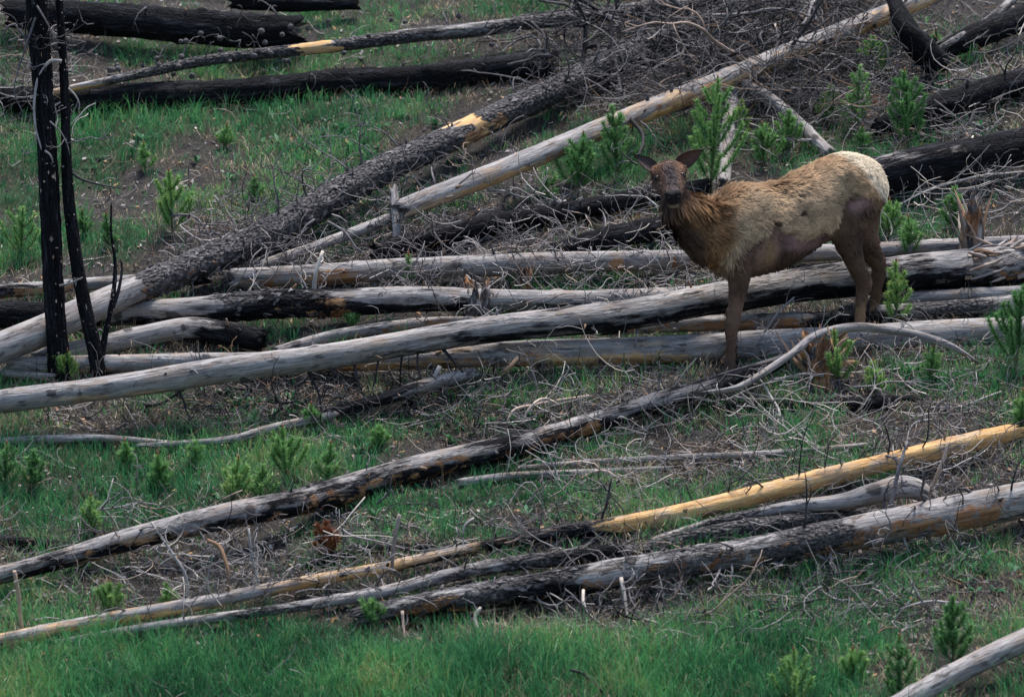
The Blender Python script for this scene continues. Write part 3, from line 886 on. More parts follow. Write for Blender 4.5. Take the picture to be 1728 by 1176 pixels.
def standing(name, pts, label, seed, char=1.15, bark=.4):
    """an upright trunk: every point on the vertical plane through its foot"""
    foot = G(pts[-1][0], pts[-1][1])
    dpt = depth_of(foot)
    C = []
    for px, py, d in pts:
        q = CAM + ray(px, py) * dpt
        C.append((*q, d / 2 * dpt / FPX, py))
    C = np.array(C)[::-1]
    n = int(np.linalg.norm(C[0, :3] - C[-1, :3]) / .03)
    c = catmull(C, n)
    rng = np.random.default_rng(seed)
    sides = 20
    s = np.linspace(0, 1, n) * n * .03
    cen = c[:, :3] + (np.stack([vnoise(s * 1.5, seed + q_) for q_ in (1, 2, 3)], 1) - .5) * .02
    t, u, w_ = frames(cen, (0, -1, 0))
    th = np.linspace(0, 2 * math.pi, sides, endpoint=False)
    TH, SS = np.meshgrid(th, s)
    cx, sx = np.cos(TH), np.sin(TH)
    R = c[:, 3][:, None] * (1 + .16 * (fbm(cx * 3 + seed, sx * 3, SS * 8, 3) - .5) + .12 * (vnoise(cx * 8, sx * 8, SS * 24) - .5))
    v = (cen[:, None] + u[:, None] * (cx * R)[..., None] + w_[:, None] * (sx * R)[..., None]).reshape(-1, 3)
    i = np.arange(n - 1)[:, None] * sides
    j = np.arange(sides)[None]
    j2 = (j + 1) % sides
    q = np.stack([i + j, i + j2, i + sides + j2, i + sides + j], -1).reshape(-1, 4)
    tr = np.stack([np.full(sides, n * sides), (n - 1) * sides + np.arange(sides), (n - 1) * sides + (np.arange(sides) + 1) % sides], 1)
    v = np.vstack([v, cen[-1:] + [[0, 0, .03]]])
    ln = len(v)
    grain = np.vstack([np.stack([cx * R + seed, sx * R, SS], -1).reshape(-1, 3), [[0, 0, 0]]])
    o = empty(name, foot)
    tag(o, label, 'burnt tree', 'burnt trunks still standing')
    m = MB()
    m.add(v, q, tr, grain=grain, char=np.full(ln, char), bark=np.full(ln, bark), tan=np.zeros(ln), orange=np.zeros(ln))
    tk = child('trunk', m, WOOD, o)
    # pale flecks where bark has scaled off
    f = MB()
    for _ in range(int(n * 1.1)):
        ii = rng.integers(2, n - 2)
        a = rng.uniform(0, 2 * math.pi)
        d = u[ii] * math.cos(a) + w_[ii] * math.sin(a)
        tg = np.cross(t[ii], d)
        b = cen[ii] + d * (c[ii, 3] * 1.06)
        hh, ww = .004 + rng.exponential(.006), .003 + rng.exponential(.0035)
        f.add([b + tg * ww, b + t[ii] * hh + d * .004, b - tg * ww, b - t[ii] * hh + d * .004], [[0, 1, 2, 3]], tint=rng.uniform(.3, .8), warm=rng.uniform(0, .45))
    fo = child('bark_flakes', f, TWIG, o, False)
    fo['kind'] = 'stuff'
    LOGS[label] = (o, cen, c[:, 3], c[:, 4], t, u, w_)
    return o, dpt


t1o, t1d = standing('burnt_tree', [(58, -60, 38), (66, 60, 36), (76, 200, 34), (80, 300, 34), (86, 400, 35), (93, 520, 36), (101, 646, 38)], T1, 3)
t2o, t2d = standing('burnt_tree', [(92, -60, 12), (99, 0, 13), (105, 120, 15), (110, 230, 17), (116, 330, 20), (128, 420, 22), (142, 500, 24), (160, 590, 26), (168, 640, 27)], T2, 4)
t3o, t3d = standing('burnt_sapling', [(187, 345, 3), (188, 390, 4), (196, 440, 6), (194, 490, 8), (186, 530, 9), (175, 580, 11), (168, 636, 12)], 'thin crooked charred stem at the foot of the leaning trunk', 5, 1.2, .1)


def upright_branch(owner, dpt, pts, tint, d, seed, twigs=3, off=0.0):
    """limb of a standing trunk, in the trunk's own upright plane (off: metres nearer)"""
    rng = np.random.default_rng(seed)
    C = np.array([(*(CAM + ray(px, py) * (dpt - off)), 1) for px, py in pts])
    L = np.linalg.norm(np.diff(C[:, :3], axis=0), axis=1).sum()
    n = max(8, int(L / .035))
    c = catmull(C, n)[:, :3]
    m = MB()
    r = d / 2 * dpt / FPX * np.linspace(1, .45, n)
    m.tube(c, r, 6, tint=tint, warm=0)
    for _ in range(twigs):
        i = rng.integers(2, n - 1)
        dd = norm(c[i] - c[i - 2])
        s = norm(np.cross(dd, rng.normal(size=3)))
        branch_mesh(m, rng, c[i], dd * .6 + s, rng.uniform(.1, .3), .004, 2, tint - .15, 2, 1, ground=False, k=4)
    child('branch', m, TWIG, owner)


upright_branch(t2o, t2d, [(108, 72), (88, 76), (68, 95), (60, 118)], .6, 5, 1, 2)
upright_branch(t2o, t2d, [(104, 104), (84, 104), (66, 128), (58, 170), (60, 215), (72, 258)], .7, 6.5, 2, 4, .06)
upright_branch(t1o, t1d, [(66, 70), (40, 60), (22, 40), (4, 60)], .45, 6, 3, 4)
upright_branch(t1o, t1d, [(62, 10), (80, 40), (96, 70), (110, 74)], .4, 4, 4, 3, .1)
upright_branch(t1o, t1d, [(60, 30), (40, 90), (24, 150), (38, 190)], .35, 4, 5, 4, .1)
upright_branch(t2o, t2d, [(113, 148), (126, 160), (134, 176), (132, 190)], .6, 4, 6, 1)
upright_branch(t2o, t2d, [(108, 170), (92, 180), (90, 196)], .65, 4, 7, 1)
upright_branch(t2o, t2d, [(114, 232), (128, 240), (150, 232), (170, 236)], .45, 3, 8, 2)
upright_branch(t1o, t1d, [(84, 205), (100, 220), (112, 240), (118, 262)], .5, 3, 9, 2, .12)
upright_branch(t2o, t2d, [(122, 292), (138, 303), (170, 312), (205, 318)], .2, 5, 10, 1)
upright_branch(t1o, t1d, [(100, 482), (118, 478), (140, 468)], .55, 4, 11, 1, .1)
upright_branch(t2o, t2d, [(158, 565), (168, 556), (174, 560)], .5, 4, 12, 0)
upright_branch(t1o, t1d, [(76, 255), (85, 262), (90, 275)], .6, 4, 13, 1, .12)
upright_branch(t3o, t3d, [(190, 520), (200, 490), (206, 455), (204, 437)], .06, 8, 14, 0)

# --- limbs still on the trunks ------------------------------------------------
rg = np.random.default_rng(8)
limbs(F5, [(x, rg.uniform(-70, 130)) for x in (300, 345, 380, 410, 440, 470, 500, 520, 548, 575, 600, 625, 650, 690, 720, 760, 880, 910, 940, 970, 1000, 1040, 1070, 1100)], 1, (.25, .75), .006, .33, 2.0, 4)
limbs(F6, [(740, -20), (770, 60), (870, -30), (1000, 80), (1065, 110), (1180, 70), (1262, 60), (1310, 100), (1420, -10)], 2, (.15, .5), .006, .4, 1.5, 3)
limbs(G7, [(x, rg.uniform(-150, 150)) for x in (150, 210, 270, 310, 350, 395, 430, 480, 530, 600, 650, 700, 760, 820, 880, 940, 1000)], 3, (.15, .5), .005, .33, 2.0, 3)
limbs(A, [(x, rg.uniform(140, 190)) for x in (300, 520, 555, 600, 640, 675, 700, 745)], 4, (.22, .4), .009, .06, .5, 1)
limbs(A, [(320, 60), (990, 120), (1260, 30)], 40, (.1, .2), .008, .5, 1, 1)
limbs(B, [(x, rg.uniform(110, 170)) for x in (720, 755, 830, 905, 960, 1010, 1060)], 5, (.2, .35), .008, .08, .8, 1)
limbs(B, [(870, 60), (730, 110)], 50, (.15, .3), .007, .65, 1.2, 2)
limbs(C3, [(520, 5), (640, 60), (720, 20), (420, -20), (760, 70)], 6, (.15, .4), .006, .55, 1.2, 3)
limbs(D4, [(540, 60), (660, 40), (740, 80), (820, 90), (870, 60), (940, 80), (1010, 70), (1060, 60), (1130, 90)], 7, (.2, .5), .005, .5, 2.5, 3)
limbs(N18, [(240, 40), (330, 110), (420, 120), (500, 90), (620, 10), (900, 80), (1010, 20)], 8, (.15, .4), .005, .45, 1.6, 3)
limbs(O20, [(x, rg.uniform(-40, 60)) for x in (30, 210, 320, 400, 510, 600, 660, 720, 770, 840, 910, 1000, 1150, 1260, 1330, 1420, 1520, 1590, 1650)], 9, (.15, .45), .005, .3, 1.8, 3)
limbs(O20, [(x, rg.uniform(-60, 40)) for x in (1060, 1110, 1180, 1230, 1290, 1350, 1400, 1450, 1500, 1550, 1600, 1650, 1690)], 90, (.3, .8), .0055, .14, 2.2, 4, .3)
limbs(Q23, [(x, rg.uniform(-30, 60)) for x in (1020, 1160, 1240, 1330, 1430, 1540, 1620, 1680)], 91, (.2, .6), .005, .18, 2.0, 3)
limbs(P21, [(x, rg.uniform(-30, 110)) for x in (310, 440, 560, 640, 700, 780, 870, 930)], 10, (.12, .35), .005, .35, 1.8, 2)
limbs(Q23, [(x, rg.uniform(100, 150)) for x in (680, 800, 905, 985, 1050, 1110, 1150, 1210, 1230, 1300, 1370, 1400, 1460, 1520, 1600)], 11, (.2, .55), .007, .5, 1.8, 4, .4)
limbs(Q23, [(1280, -10), (1360, 10), (1500, -20), (1570, 0), (1640, 10), (1700, 40)], 12, (.3, .6), .008, .25, 1.2, 4)
limbs(J10, [(760, 20), (860, 50), (950, 0)], 13, (.2, .4), .005, .4, 2, 3)
limbs(K12, [(1600, 60), (1650, 30)], 14, (.2, .35), .004, .6, 1, 1)
limbs(I9, [(300, 60), (440, 80), (520, 40), (720, -10), (820, 30)], 15, (.2, .4), .005, .25, 1.8, 3)
limbs('smooth grey limb arching over the log behind the heels of the elk', [(1270, 40), (1335, -20), (1350, 100), (1480, 120), (1500, 100), (1540, 130), (1580, 60)], 17, (.15, .35), .004, .45, 1.4, 3)
limbs(H8, [(250, 30), (400, 80), (470, 20)], 16, (.25, .45), .007, .35, 1.6, 3)


# --- bark scales of the rough log ----------------------------------------------
def bark_scales(label, ranges, dens, seed):
    o, cen, rad, pxs, t, u, w_ = LOGS[label]
    rng = np.random.default_rng(seed)
    m = MB()
    idx = np.where(np.any([(pxs > a) & (pxs < b) for a, b in ranges], axis=0))[0]
    for _ in range(int(len(idx) * dens)):
        i = rng.choice(idx)
        a = rng.uniform(0, 2 * math.pi)
        d = u[i] * math.cos(a) + w_[i] * math.sin(a)
        tg = np.cross(t[i], d)
        b = cen[i] + d * rad[i] * rng.uniform(.97, 1.05) + t[i] * rng.uniform(-.02, .02)
        l_, w2 = rng.uniform(.012, .04), rng.uniform(.008, .02)
        lift = rng.uniform(.002, .012)
        rot = rng.uniform(-.6, .6)
        e1 = t[i] * math.cos(rot) + tg * math.sin(rot)
        e2 = np.cross(d, e1)
        v = [b - e1 * l_ - e2 * w2 * .6, b - e2 * w2 + d * lift, b + e1 * l_ + d * lift * .4, b + e2 * w2 + d * lift, b - d * .01]
        m.add(v, None, [[0, 1, 3], [1, 2, 3], [0, 4, 1], [1, 4, 2], [2, 4, 3], [3, 4, 0]], tint=np.clip(rng.normal(.29, .11), .02, .7), warm=0.0)
    c = child('bark_scales', m, TWIG, o, False)
    c['kind'] = 'stuff'


bark_scales(F5, [(238, 755), (860, 1200)], 7, 3)
bark_scales(Q23, [(620, 1000), (1120, 1180), (1380, 1450)], 2.5, 4)
bark_scales(C3, [(360, 560)], 3, 5)


# --- cones on the thin top log --------------------------------------------------
def cones():
    o, cen, rad, pxs, t, u, w_ = LOGS[G7]
    m = MB()
    for k_ in range(6):
        a0 = k_ * 1.05
        z = np.linspace(-.022, .022, 5)
        rr = np.array([.006, .017, .019, .013, .004])
        ang = a0 + np.arange(5) * .5
        v, q = [], []
        for z_, r_, a_ in zip(z, rr, ang):
            v += [(r_ * math.cos(a_ - .5), r_ * math.sin(a_ - .5), z_), (r_ * 1.25 * math.cos(a_), r_ * 1.25 * math.sin(a_), z_ + .004), (r_ * math.cos(a_ + .55), r_ * math.sin(a_ + .55), z_)]
        for r in range(4):
            q += [(3 * r, 3 * r + 1, 3 * r + 4, 3 * r + 3), (3 * r + 1, 3 * r + 2, 3 * r + 5, 3 * r + 4)]
        m.add(v, q)
    me = m.mesh('cone', CONE)
    rng = np.random.default_rng(5)
    base = parent_world(o)
    for px in np.r_[rng.uniform(180, 480, 26), rng.uniform(480, 900, 12)]:
        i = int(np.argmin(np.abs(pxs - px)))
        a = rng.uniform(-2.6, 2.6)
        d = u[i] * math.cos(a) + w_[i] * math.sin(a)
        c = bpy.data.objects.new('cone', me)
        COL.objects.link(c)
        c.parent = o
        c.location = Vector(cen[i] + d * (rad[i] + rng.uniform(.01, .2))) - base
        c.rotation_euler = rng.uniform(0, 6, 3)
        c.scale = [rng.uniform(.8, 1.2)] * 3


cones()

stick([(1052, 190, 9, .36), (1070, 208, 9, .33), (1086, 232, 8, .3), (1078, 262, 5, .28)], 'black curved branch hanging from the peeled log behind the ear of the elk', tint=.06, seed=29, twigs=3)
stick([(1165, 60, 6, .5), (1158, 90, 7, .4), (1162, 130, 6, .2)], 'black upright twig over the brush beside the peeled log', tint=.1, seed=30, twigs=4)
stick([(1308, 40, 5, .5), (1312, 70, 6, .4), (1302, 110, 6, .3)], 'upright grey twig with a yellow tip crossing the peeled log', tint=.6, warm=.15, seed=31, twigs=3)
def torn_wood():
    o, cen, rad, pxs, t, u, w_ = LOGS[A]
    rng = np.random.default_rng(66)
    for _ in range(46):
        px = 1575 + 190 * rng.random() ** .7
        i = int(np.argmin(np.abs(pxs - px)))
        a = rng.uniform(-1.3, 2.1) * (1 if w_[i][1] < 0 else -1)
        d = u[i] * math.cos(a) + w_[i] * math.sin(a)
        L = rng.uniform(.1, .34)
        ax = norm(t[i] * rng.choice([-1, 1]) + d * rng.uniform(.02, .3) + rng.normal(size=3) * .12)
        p = curve_pts(rng, cen[i] + d * rad[i] * .93, ax, L, .5, 6)
        m = MB()
        m.tube(p, rng.uniform(.010, .022) * np.array([1, 1.05, 1, .85, .65, .4, .1]), 5, tint=np.clip(rng.normal(.5, .2), .05, .95), warm=np.clip(rng.normal(.2, .16), 0, .6))
        child('splinter', m, TWIG, o, False)


torn_wood()
# --- single sticks that stand out ------------------------------------------------
stick([(528, 496, 11, .2), (533, 462, 9, .36), (545, 424, 8, .5)], 'upright white forked stick growing from the orange patch of the charred bark log', tint=.95, seed=1, twigs=1)
stick([(742, 618, 10, .28), (728, 645, 9, .17), (706, 682, 9, .03)], 'pale straight stick hanging down under the grey log', tint=.85, seed=2, twigs=0)
stick([(873, 604, 11, .25), (862, 616, 10, .22), (850, 628, 9, .16)], 'short yellow broken stick in front of the tan patched log', tint=.8, warm=.6, seed=3, twigs=0)
stick([(661, 968, 8, .06), (665, 920, 9, .25), (673, 868, 9, .46)], 'upright broken stick with a pale tip rising from the lower heap', tint=.55, warm=.2, seed=4, twigs=1)
stick([(38, 1066, 8, .06), (32, 1010, 9, .3), (23, 964, 9, .5)], 'upright buff stick at the thin end of the yellow log', tint=.75, warm=.5, seed=5, twigs=2)
stick([(318, 1018, 7, .08), (315, 975, 7, .26), (292, 935, 6, .42), (255, 880, 4, .62)], 'forked bare twig standing behind the tip of the lower heap', tint=.75, seed=6, twigs=7, tl=.3)
stick([(385, 1005, 8, .1), (386, 965, 9, .25), (372, 925, 10, .36), (350, 912, 8, .38)], 'hooked rusty brown stick bent over beside the slender log', tint=.3, warm=.35, seed=7, twigs=0)
stick([(440, 995, 5, .1), (425, 945, 6, .3), (420, 890, 5, .5)], 'thin grey wand leaning against the slender log', tint=.7, seed=8, twigs=5)
stick([(1048, 975, 10, .2), (1054, 1010, 8, .12), (1062, 1050, 6, .02), (1075, 1085, 4, .0)], 'pale branching limb hanging off the front of the thick lowest log', tint=.8, warm=.1, seed=9, twigs=7, tl=.45)
stick([(985, 995, 7, .15), (984, 1020, 7, .1), (998, 1040, 6, .04), (1026, 1058, 5, .02)], 'curled white twig under the thick lowest log, nearest the branching limb', tint=.95, seed=10, twigs=0)
stick([(811, 1024, 7, .14), (802, 1040, 7, .08), (808, 1062, 6, .02)], 'short curled white twig under the charred part of the thick lowest log', tint=.95, seed=11, twigs=0)
stick([(679, 1030, 7, .12), (680, 1050, 7, .06), (684, 1078, 5, .0)], 'short twig drooping below the thin end of the thick lowest log', tint=.7, warm=.2, seed=12, twigs=2, tl=.2)
stick([(1502, 860, 10, .25), (1510, 820, 11, .38), (1520, 785, 9, .5), (1532, 745, 5, .62)], 'dark crooked stick standing against the hump of the twisted log', tint=.45, seed=13, twigs=4)
stick([(1560, 860, 12, .1), (1572, 822, 10, .26), (1590, 780, 10, .42), (1600, 745, 5, .55)], 'stick with a bare yellow bend beside the humped log', tint=.6, warm=.35, seed=14, twigs=4)
stick([(855, 712, 5, .08), (870, 690, 6, .14), (920, 680, 7, .1), (1000, 668, 7, .1), (1040, 670, 4, .06)], 'buff arched branch in the grass above the slender log', tint=.85, warm=.3, seed=15, twigs=4)
stick([(880, 716, 5, .02), (895, 688, 6, .14), (918, 672, 7, .16), (945, 684, 5, .1)], 'small hoop of pale twig in the grass under the grey log', tint=.9, warm=.2, seed=16, twigs=1)
stick([(1010, 890, 6, .1), (1025, 845, 6, .3), (1032, 806, 4, .45)], 'dark upright twig at the covered stretch of the yellow log', tint=.15, seed=17, twigs=3)
stick([(782, 925, 4, .08), (783, 890, 5, .22), (800, 874, 4, .28)], 'hooked pale twig above the lower heap', tint=.85, seed=18, twigs=1)
stick([(1620, 290, 4, .1), (1630, 262, 5, .2), (1642, 230, 4, .3)], 'slim bleached twig crossing the burnt log behind the rump', tint=.9, seed=19, twigs=0)
stick([(1480, 365, 4, .0), (1560, 325, 5, .12), (1640, 300, 6, .14), (1730, 290, 4, .1)], 'long thin twig arching over grass below the burnt rump log', tint=.75, seed=20, twigs=4)
stick([(1365, 188, 5, .05), (1372, 165, 9, .12), (1382, 148, 9, .2)], 'stubby white broken branch beyond the bare sloping limb', tint=.95, seed=21, twigs=1)
stick([(1070, 585, 4, .2), (1085, 540, 4, .3), (1110, 520, 3, .36)], 'fine curved twig leaning on the silver log beside the front hoof', tint=.5, seed=22, twigs=2)
stick([(1290, 560, 4, .2), (1320, 520, 4, .36), (1340, 502, 3, .4)], 'fine twig between the legs of the elk', tint=.6, seed=23, twigs=2)
stick([(1605, 160, 5, .15), (1620, 163, 6, .15), (1665, 156, 5, .15)], 'small white twig lying on the smooth black log', tint=1.0, seed=24, twigs=1, tl=.2)
stick([(965, 1130, 7, .25), (985, 1138, 6, .16), (1020, 1170, 5, .05)], 'blurred dark stalk poking out of the nearest grass', tint=.15, seed=25, twigs=0)
stick([(1318, 716, 7, .04), (1312, 690, 6, .1), (1290, 650, 4, .2), (1270, 630, 3, .28)], 'white tipped twig curving down below the arching limb', tint=.85, seed=26, twigs=1)
stick([(1300, 640, 5, .12), (1380, 632, 6, .1), (1450, 628, 5, .08), (1520, 622, 3, .05)], 'straight pale stick on the ground behind the bright saplings', tint=.85, seed=27, twigs=2)
stick([(1690, 660, 4, .06), (1620, 685, 5, .05), (1570, 688, 6, .04)], 'pale stick on bare ground above the yellow log end', tint=.8, seed=28, twigs=2)

# ------------------------------------------------------------------ brush tangles: every branch its own thing
TANGLES = [  # count, polygon as x0,y0,x1,y1, top height, length range, tint, radius, group, label
    (92, (900, 0, 1465, 165), .5, (.5, 1.8), .30, .0125, 'dead branches in the uphill brush tangle', 'bare grey branch heaped in the brush tangle at the top behind the peeled log'),
    (36, (360, 330, 740, 480), .3, (.3, .9), .42, .006, 'twiggy branches along the barked log', 'curved dead twig caught below the rough barked log'),
    (26, (740, 330, 1140, 450), .25, (.3, .9), .55, .006, 'pale twigs around the burnt log', 'pale curved twig between the blue black log and the pale grey log'),
    (24, (700, 440, 1210, 545), .25, (.25, .7), .5, .005, 'twigs among the level logs', 'thin twig draped among the level grey logs'),
    (26, (150, 640, 870, 725), .15, (.3, .8), .22, .007, 'dark branches beneath the silver log', 'dark dead branch on the ground beneath the long silver log'),
    (34, (900, 640, 1720, 830), .2, (.35, 1.1), .55, .006, 'wiry branches between the slanting logs', 'wiry dead branch arching over grass between the slender log and the yellow log'),
    (28, (150, 880, 700, 1010), .3, (.3, .8), .5, .005, 'twigs around the low end of the slender log', 'leafless twig sprawling between the slender log and the thin end of the yellow log'),
    (22, (950, 970, 1600, 1075), .12, (.3, .8), .4, .006, 'twigs below the lowest heap', 'dead twig fallen in grass under the thick lowest log'),
    (16, (1280, 80, 1728, 260), .3, (.3, 1.0), .45, .007, 'branches beside the uphill saplings', 'grey stray branch on the slope among the uphill saplings')]


MARKS = [(1540, 60, 'the jet black snag'), (1400, 65, 'the top third of the peeled log'), (1200, 140, 'the orange patch of the peeled log'), (1060, 80, 'the thin upper end of the barked log'), (1130, 5, 'the log with rusty bark'),
         (930, 35, 'the thick end of the coned log'), (905, 110, 'the ragged butt of the low black log'), (1240, 115, 'the stub of flaking bark log'), (960, 140, 'the upper half of the barked log'), (1320, 20, 'the top edge above the peeled log'),
         (1270, 60, 'the open middle of the uphill brush'), (1190, 75, 'the heart of the uphill brush'), (380, 420, 'the lower third of the barked log'), (470, 385, 'the middle of the barked log'), (570, 340, 'the knotted part of the barked log'),
         (530, 430, 'the slender grey log'), (670, 380, 'the upright white stick with rusty top'), (720, 345, 'the broken end of the peeled log'), (760, 400, 'the low end of the blue black log'), (880, 370, 'the middle of the blue black log'),
         (1000, 395, 'the short burnt log under the elk'), (900, 430, 'the smooth pale level log'), (1090, 345, 'the face of the elk'), (740, 480, 'the brown splintered stump'), (900, 490, 'the slanted stump shard'), (1020, 480, 'the level log ahead of the elk'),
         (1130, 480, 'the chest of the elk'), (1100, 530, 'the front leg of the elk'), (200, 690, 'the foot of the burnt trunks'), (330, 690, 'the low end of the silver log'), (480, 680, 'the prop stubs of the silver log'), (620, 680, 'the dark silver tipped log'),
         (750, 660, 'the pale hanging stick'), (850, 660, 'the yellow broken stick'), (960, 680, 'the buff arched branch'), (1100, 650, 'the burnt end of the slender log'), (1300, 690, 'the rotten black log'), (1440, 650, 'the yellow green saplings'),
         (1600, 660, 'the dark sapling by the border'), (1000, 780, 'the thin bleached log'), (1180, 770, 'the thick end of the bleached log'), (1350, 760, 'the bare ground above the yellow log'), (1500, 730, 'the upper yellow log'), (1650, 740, 'the cut end of the yellow log'),
         (200, 930, 'the white stripe of the slender log'), (310, 960, 'the forked bare twig'), (400, 950, 'the hooked rusty stick'), (550, 930, 'the rusty red sapling'), (660, 920, 'the upright stick with pale tip'), (1000, 1020, 'the curled white twig'),
         (1060, 1030, 'the pale branching limb'), (1200, 1000, 'the orange flakes of the lowest log'), (1400, 980, 'the charred patch of the lowest log'), (1550, 960, 'the thick end of the lowest log'), (1330, 180, 'the bare sloping limb'),
         (1450, 170, 'the columnar bright sapling'), (1550, 180, 'the smooth black log'), (1660, 120, 'the dark log in the upper corner'), (1640, 230, 'the burnt log behind the rump')]


def describe(c, t_, L):
    """label from what the branch turned out to be: size, bend, colour and the nearest landmark"""
    run = np.linalg.norm(np.diff(c, axis=0), axis=1).sum()
    st = np.linalg.norm(c[-1] - c[0]) / run
    bend = 'straight' if st > .93 else 'bowed' if st > .8 else 'bent' if st > .6 else 'curled'
    col = 'charcoal' if t_ < .2 else 'dark grey' if t_ < .36 else 'mid grey' if t_ < .5 else 'light grey' if t_ < .68 else 'bleached'
    size = 'short' if L < .5 else 'long' if L > .95 else 'medium'
    dz = norm(c[-1] - c[0])
    lie = 'lying level' if abs(dz[2]) < .16 else 'slanting' if abs(dz[2]) < .5 else 'sticking up'
    x, y = to_px(c[len(c) // 2])
    mk = min(MARKS, key=lambda q: (q[0] - x) ** 2 + ((q[1] - y) * 1.3) ** 2)[2]
    return f'{size} {bend} {col} branch {lie} near {mk}'


def tangle():
    rng = np.random.default_rng(21)
    used = set()
    for n, (x0, y0, x1, y1), hh, LL, tint, r, grp, lab in TANGLES:
        for i in range(n):
          for attempt in range(25):
            px, py = rng.uniform(x0, x1), rng.uniform(y0, y1)
            g = G(px, py)
            h = hh * rng.random() ** 1.5
            a = rng.uniform(0, 2 * math.pi)
            d = np.array([math.cos(a), math.sin(a) * .7, SA * math.sin(a) * .7 + rng.uniform(-.15, .4)])
            m = MB()
            L = rng.uniform(*LL)
            t_ = np.clip(rng.normal(tint - .06, .2), .05, 1)
            p0 = g + [0, 0, h + .01]
            c = branch_mesh(m, rng, p0 - d * L * .4, d, L, r * rng.uniform(.5, 1.6), rng.uniform(.4, 1.9), t_, 4, 2 if L > .5 else 1, .25, warm=.25 * (rng.random() < .15))
            lb = describe(c, t_, L)
            if lb not in used:
                break
          used.add(lb)
          tag(m.obj('dead_branch', TWIG, origin=p0), lb, 'branch', grp)


tangle()


def litter():
    """ground litter nobody could count: twigs, needles and chips"""
    rng = np.random.default_rng(31)
    m = MB()
    dens = [(-340, -80, 2070, 1230, 4600), (900, -20, 1500, 190, 1000), (300, 330, 760, 490, 450), (640, 320, 1200, 560, 600), (50, 630, 1000, 740, 650), (900, 640, 1728, 840, 650),
            (0, 880, 720, 1030, 450), (800, 840, 1650, 960, 450), (940, 960, 1650, 1090, 450), (1300, 0, 1728, 350, 500), (0, 0, 130, 200, 180), (1250, 560, 1728, 720, 350)]
    for x0, y0, x1, y1, n in dens:
        for _ in range(n):
            px, py = rng.uniform(x0 - 20, x1 + 20), rng.uniform(y0, y1)
            q = P(px, py)
            L = rng.uniform(.06, .42) * (1.3 if n < 1600 else 1)
            a = rng.uniform(0, 2 * math.pi)
            d = np.array([math.cos(a), math.sin(a), SA * math.sin(a) + rng.uniform(-.1, .5) * (rng.random() < .4)])
            nn = 5
            c = curve_pts(rng, q - d * L / 2, d, L, 1.6, nn)
            c[:, 2] = np.maximum(c[:, 2], H(c[:, 0], c[:, 1]) + rng.uniform(.0, .035))
            m.tube(c, np.linspace(1, .45, nn + 1) * rng.uniform(.0018, .0045), 3, cap=False, tint=np.clip(rng.normal(.4, .24), 0, 1), warm=.3 * (rng.random() < .10))
    for x0, y0, x1, y1, n, hh, LL, tc_ in ((930, 45, 1470, 175, 1100, .45, (.2, .9), .3), (1060, -30, 1490, 60, 750, .4, (.2, .8), .3), (330, 330, 740, 490, 330, .3, (.15, .6), .4), (660, 330, 1180, 450, 210, .22, (.15, .6), .5),
                                          (640, 440, 1230, 545, 270, .25, (.15, .55), .45), (480, 610, 1130, 690, 260, .2, (.12, .4), .25), (1240, 500, 1728, 620, 160, .15, (.15, .4), .4), (880, 640, 1728, 830, 260, .22, (.2, .8), .5), (120, 880, 720, 1010, 190, .28, (.15, .6), .5), (780, 850, 1640, 960, 300, .15, (.15, .5), .35),
                                          (940, 975, 1620, 1075, 300, .12, (.15, .5), .4), (60, 640, 900, 730, 240, .14, (.15, .5), .25), (1280, 60, 1728, 250, 420, .25, (.2, .7), .4), (1480, 290, 1728, 420, 170, .12, (.2, .7), .55), (-10, -10, 130, 220, 120, .3, (.2, .6), .4)):
        for _ in range(int(n * 1.35)):
            px, py = rng.uniform(x0, x1), rng.uniform(y0, y1)
            if 860 < px < 1110 and abs(py - (180 - (px - 880) * .524)) < 42 and rng.random() < .75:
                continue
            h = hh * rng.random() ** 1.3
            q = P(px, py, h)
            L = rng.uniform(*LL)
            a = rng.uniform(0, 2 * math.pi)
            d = np.array([math.cos(a), math.sin(a) * .6, SA * math.sin(a) * .6 + rng.normal(0, .35)])
            nn = 7
            c = curve_pts(rng, q - norm(d) * L / 2, d, L, 1.5, nn)
            c[:, 2] = np.maximum(c[:, 2], H(c[:, 0], c[:, 1]) + .004)
            m.tube(c, np.linspace(1, .4, nn + 1) * rng.uniform(.0025, .0065), 3, cap=False, tint=np.clip(rng.normal(tc_ - .10, .24), .02, 1), warm=.25 * (rng.random() < .05))
    o = m.obj('twig_litter', TWIG)
    tag(o, 'loose twigs and needles strewn over the burnt ground', 'litter', kind='stuff')
    # flat chips of bark and char
    m = MB()
    N = 13000
    px, py = rng.uniform(-330, 2060, N), rng.uniform(-60, 1220, N)
    for a, b in zip(px, py):
        q = P(a, b)
        z = float(H(q[0], q[1]))
        r = rng.uniform(.006, .028)
        an = rng.uniform(0, 6.28)
        e1 = np.array([math.cos(an), math.sin(an), SA * math.sin(an) + rng.uniform(-.4, .4)])
        e2 = np.array([-math.sin(an), math.cos(an), SA * math.cos(an) + rng.uniform(-.4, .4)]) * rng.uniform(.3, .7)
        c = np.array([q[0], q[1], z + .012])
        m.add([c - e1 * r, c + e2 * r, c + e1 * r, c - e2 * r], [[0, 1, 2, 3]], tint=np.clip(rng.normal(.3, .28), 0, 1), warm=.6 * (rng.random() < .14))
    o = m.obj('bark_chips', TWIG, smooth_shade=False)
    tag(o, 'scattered chips of bark and charcoal on the soil', 'litter', kind='stuff')


litter()


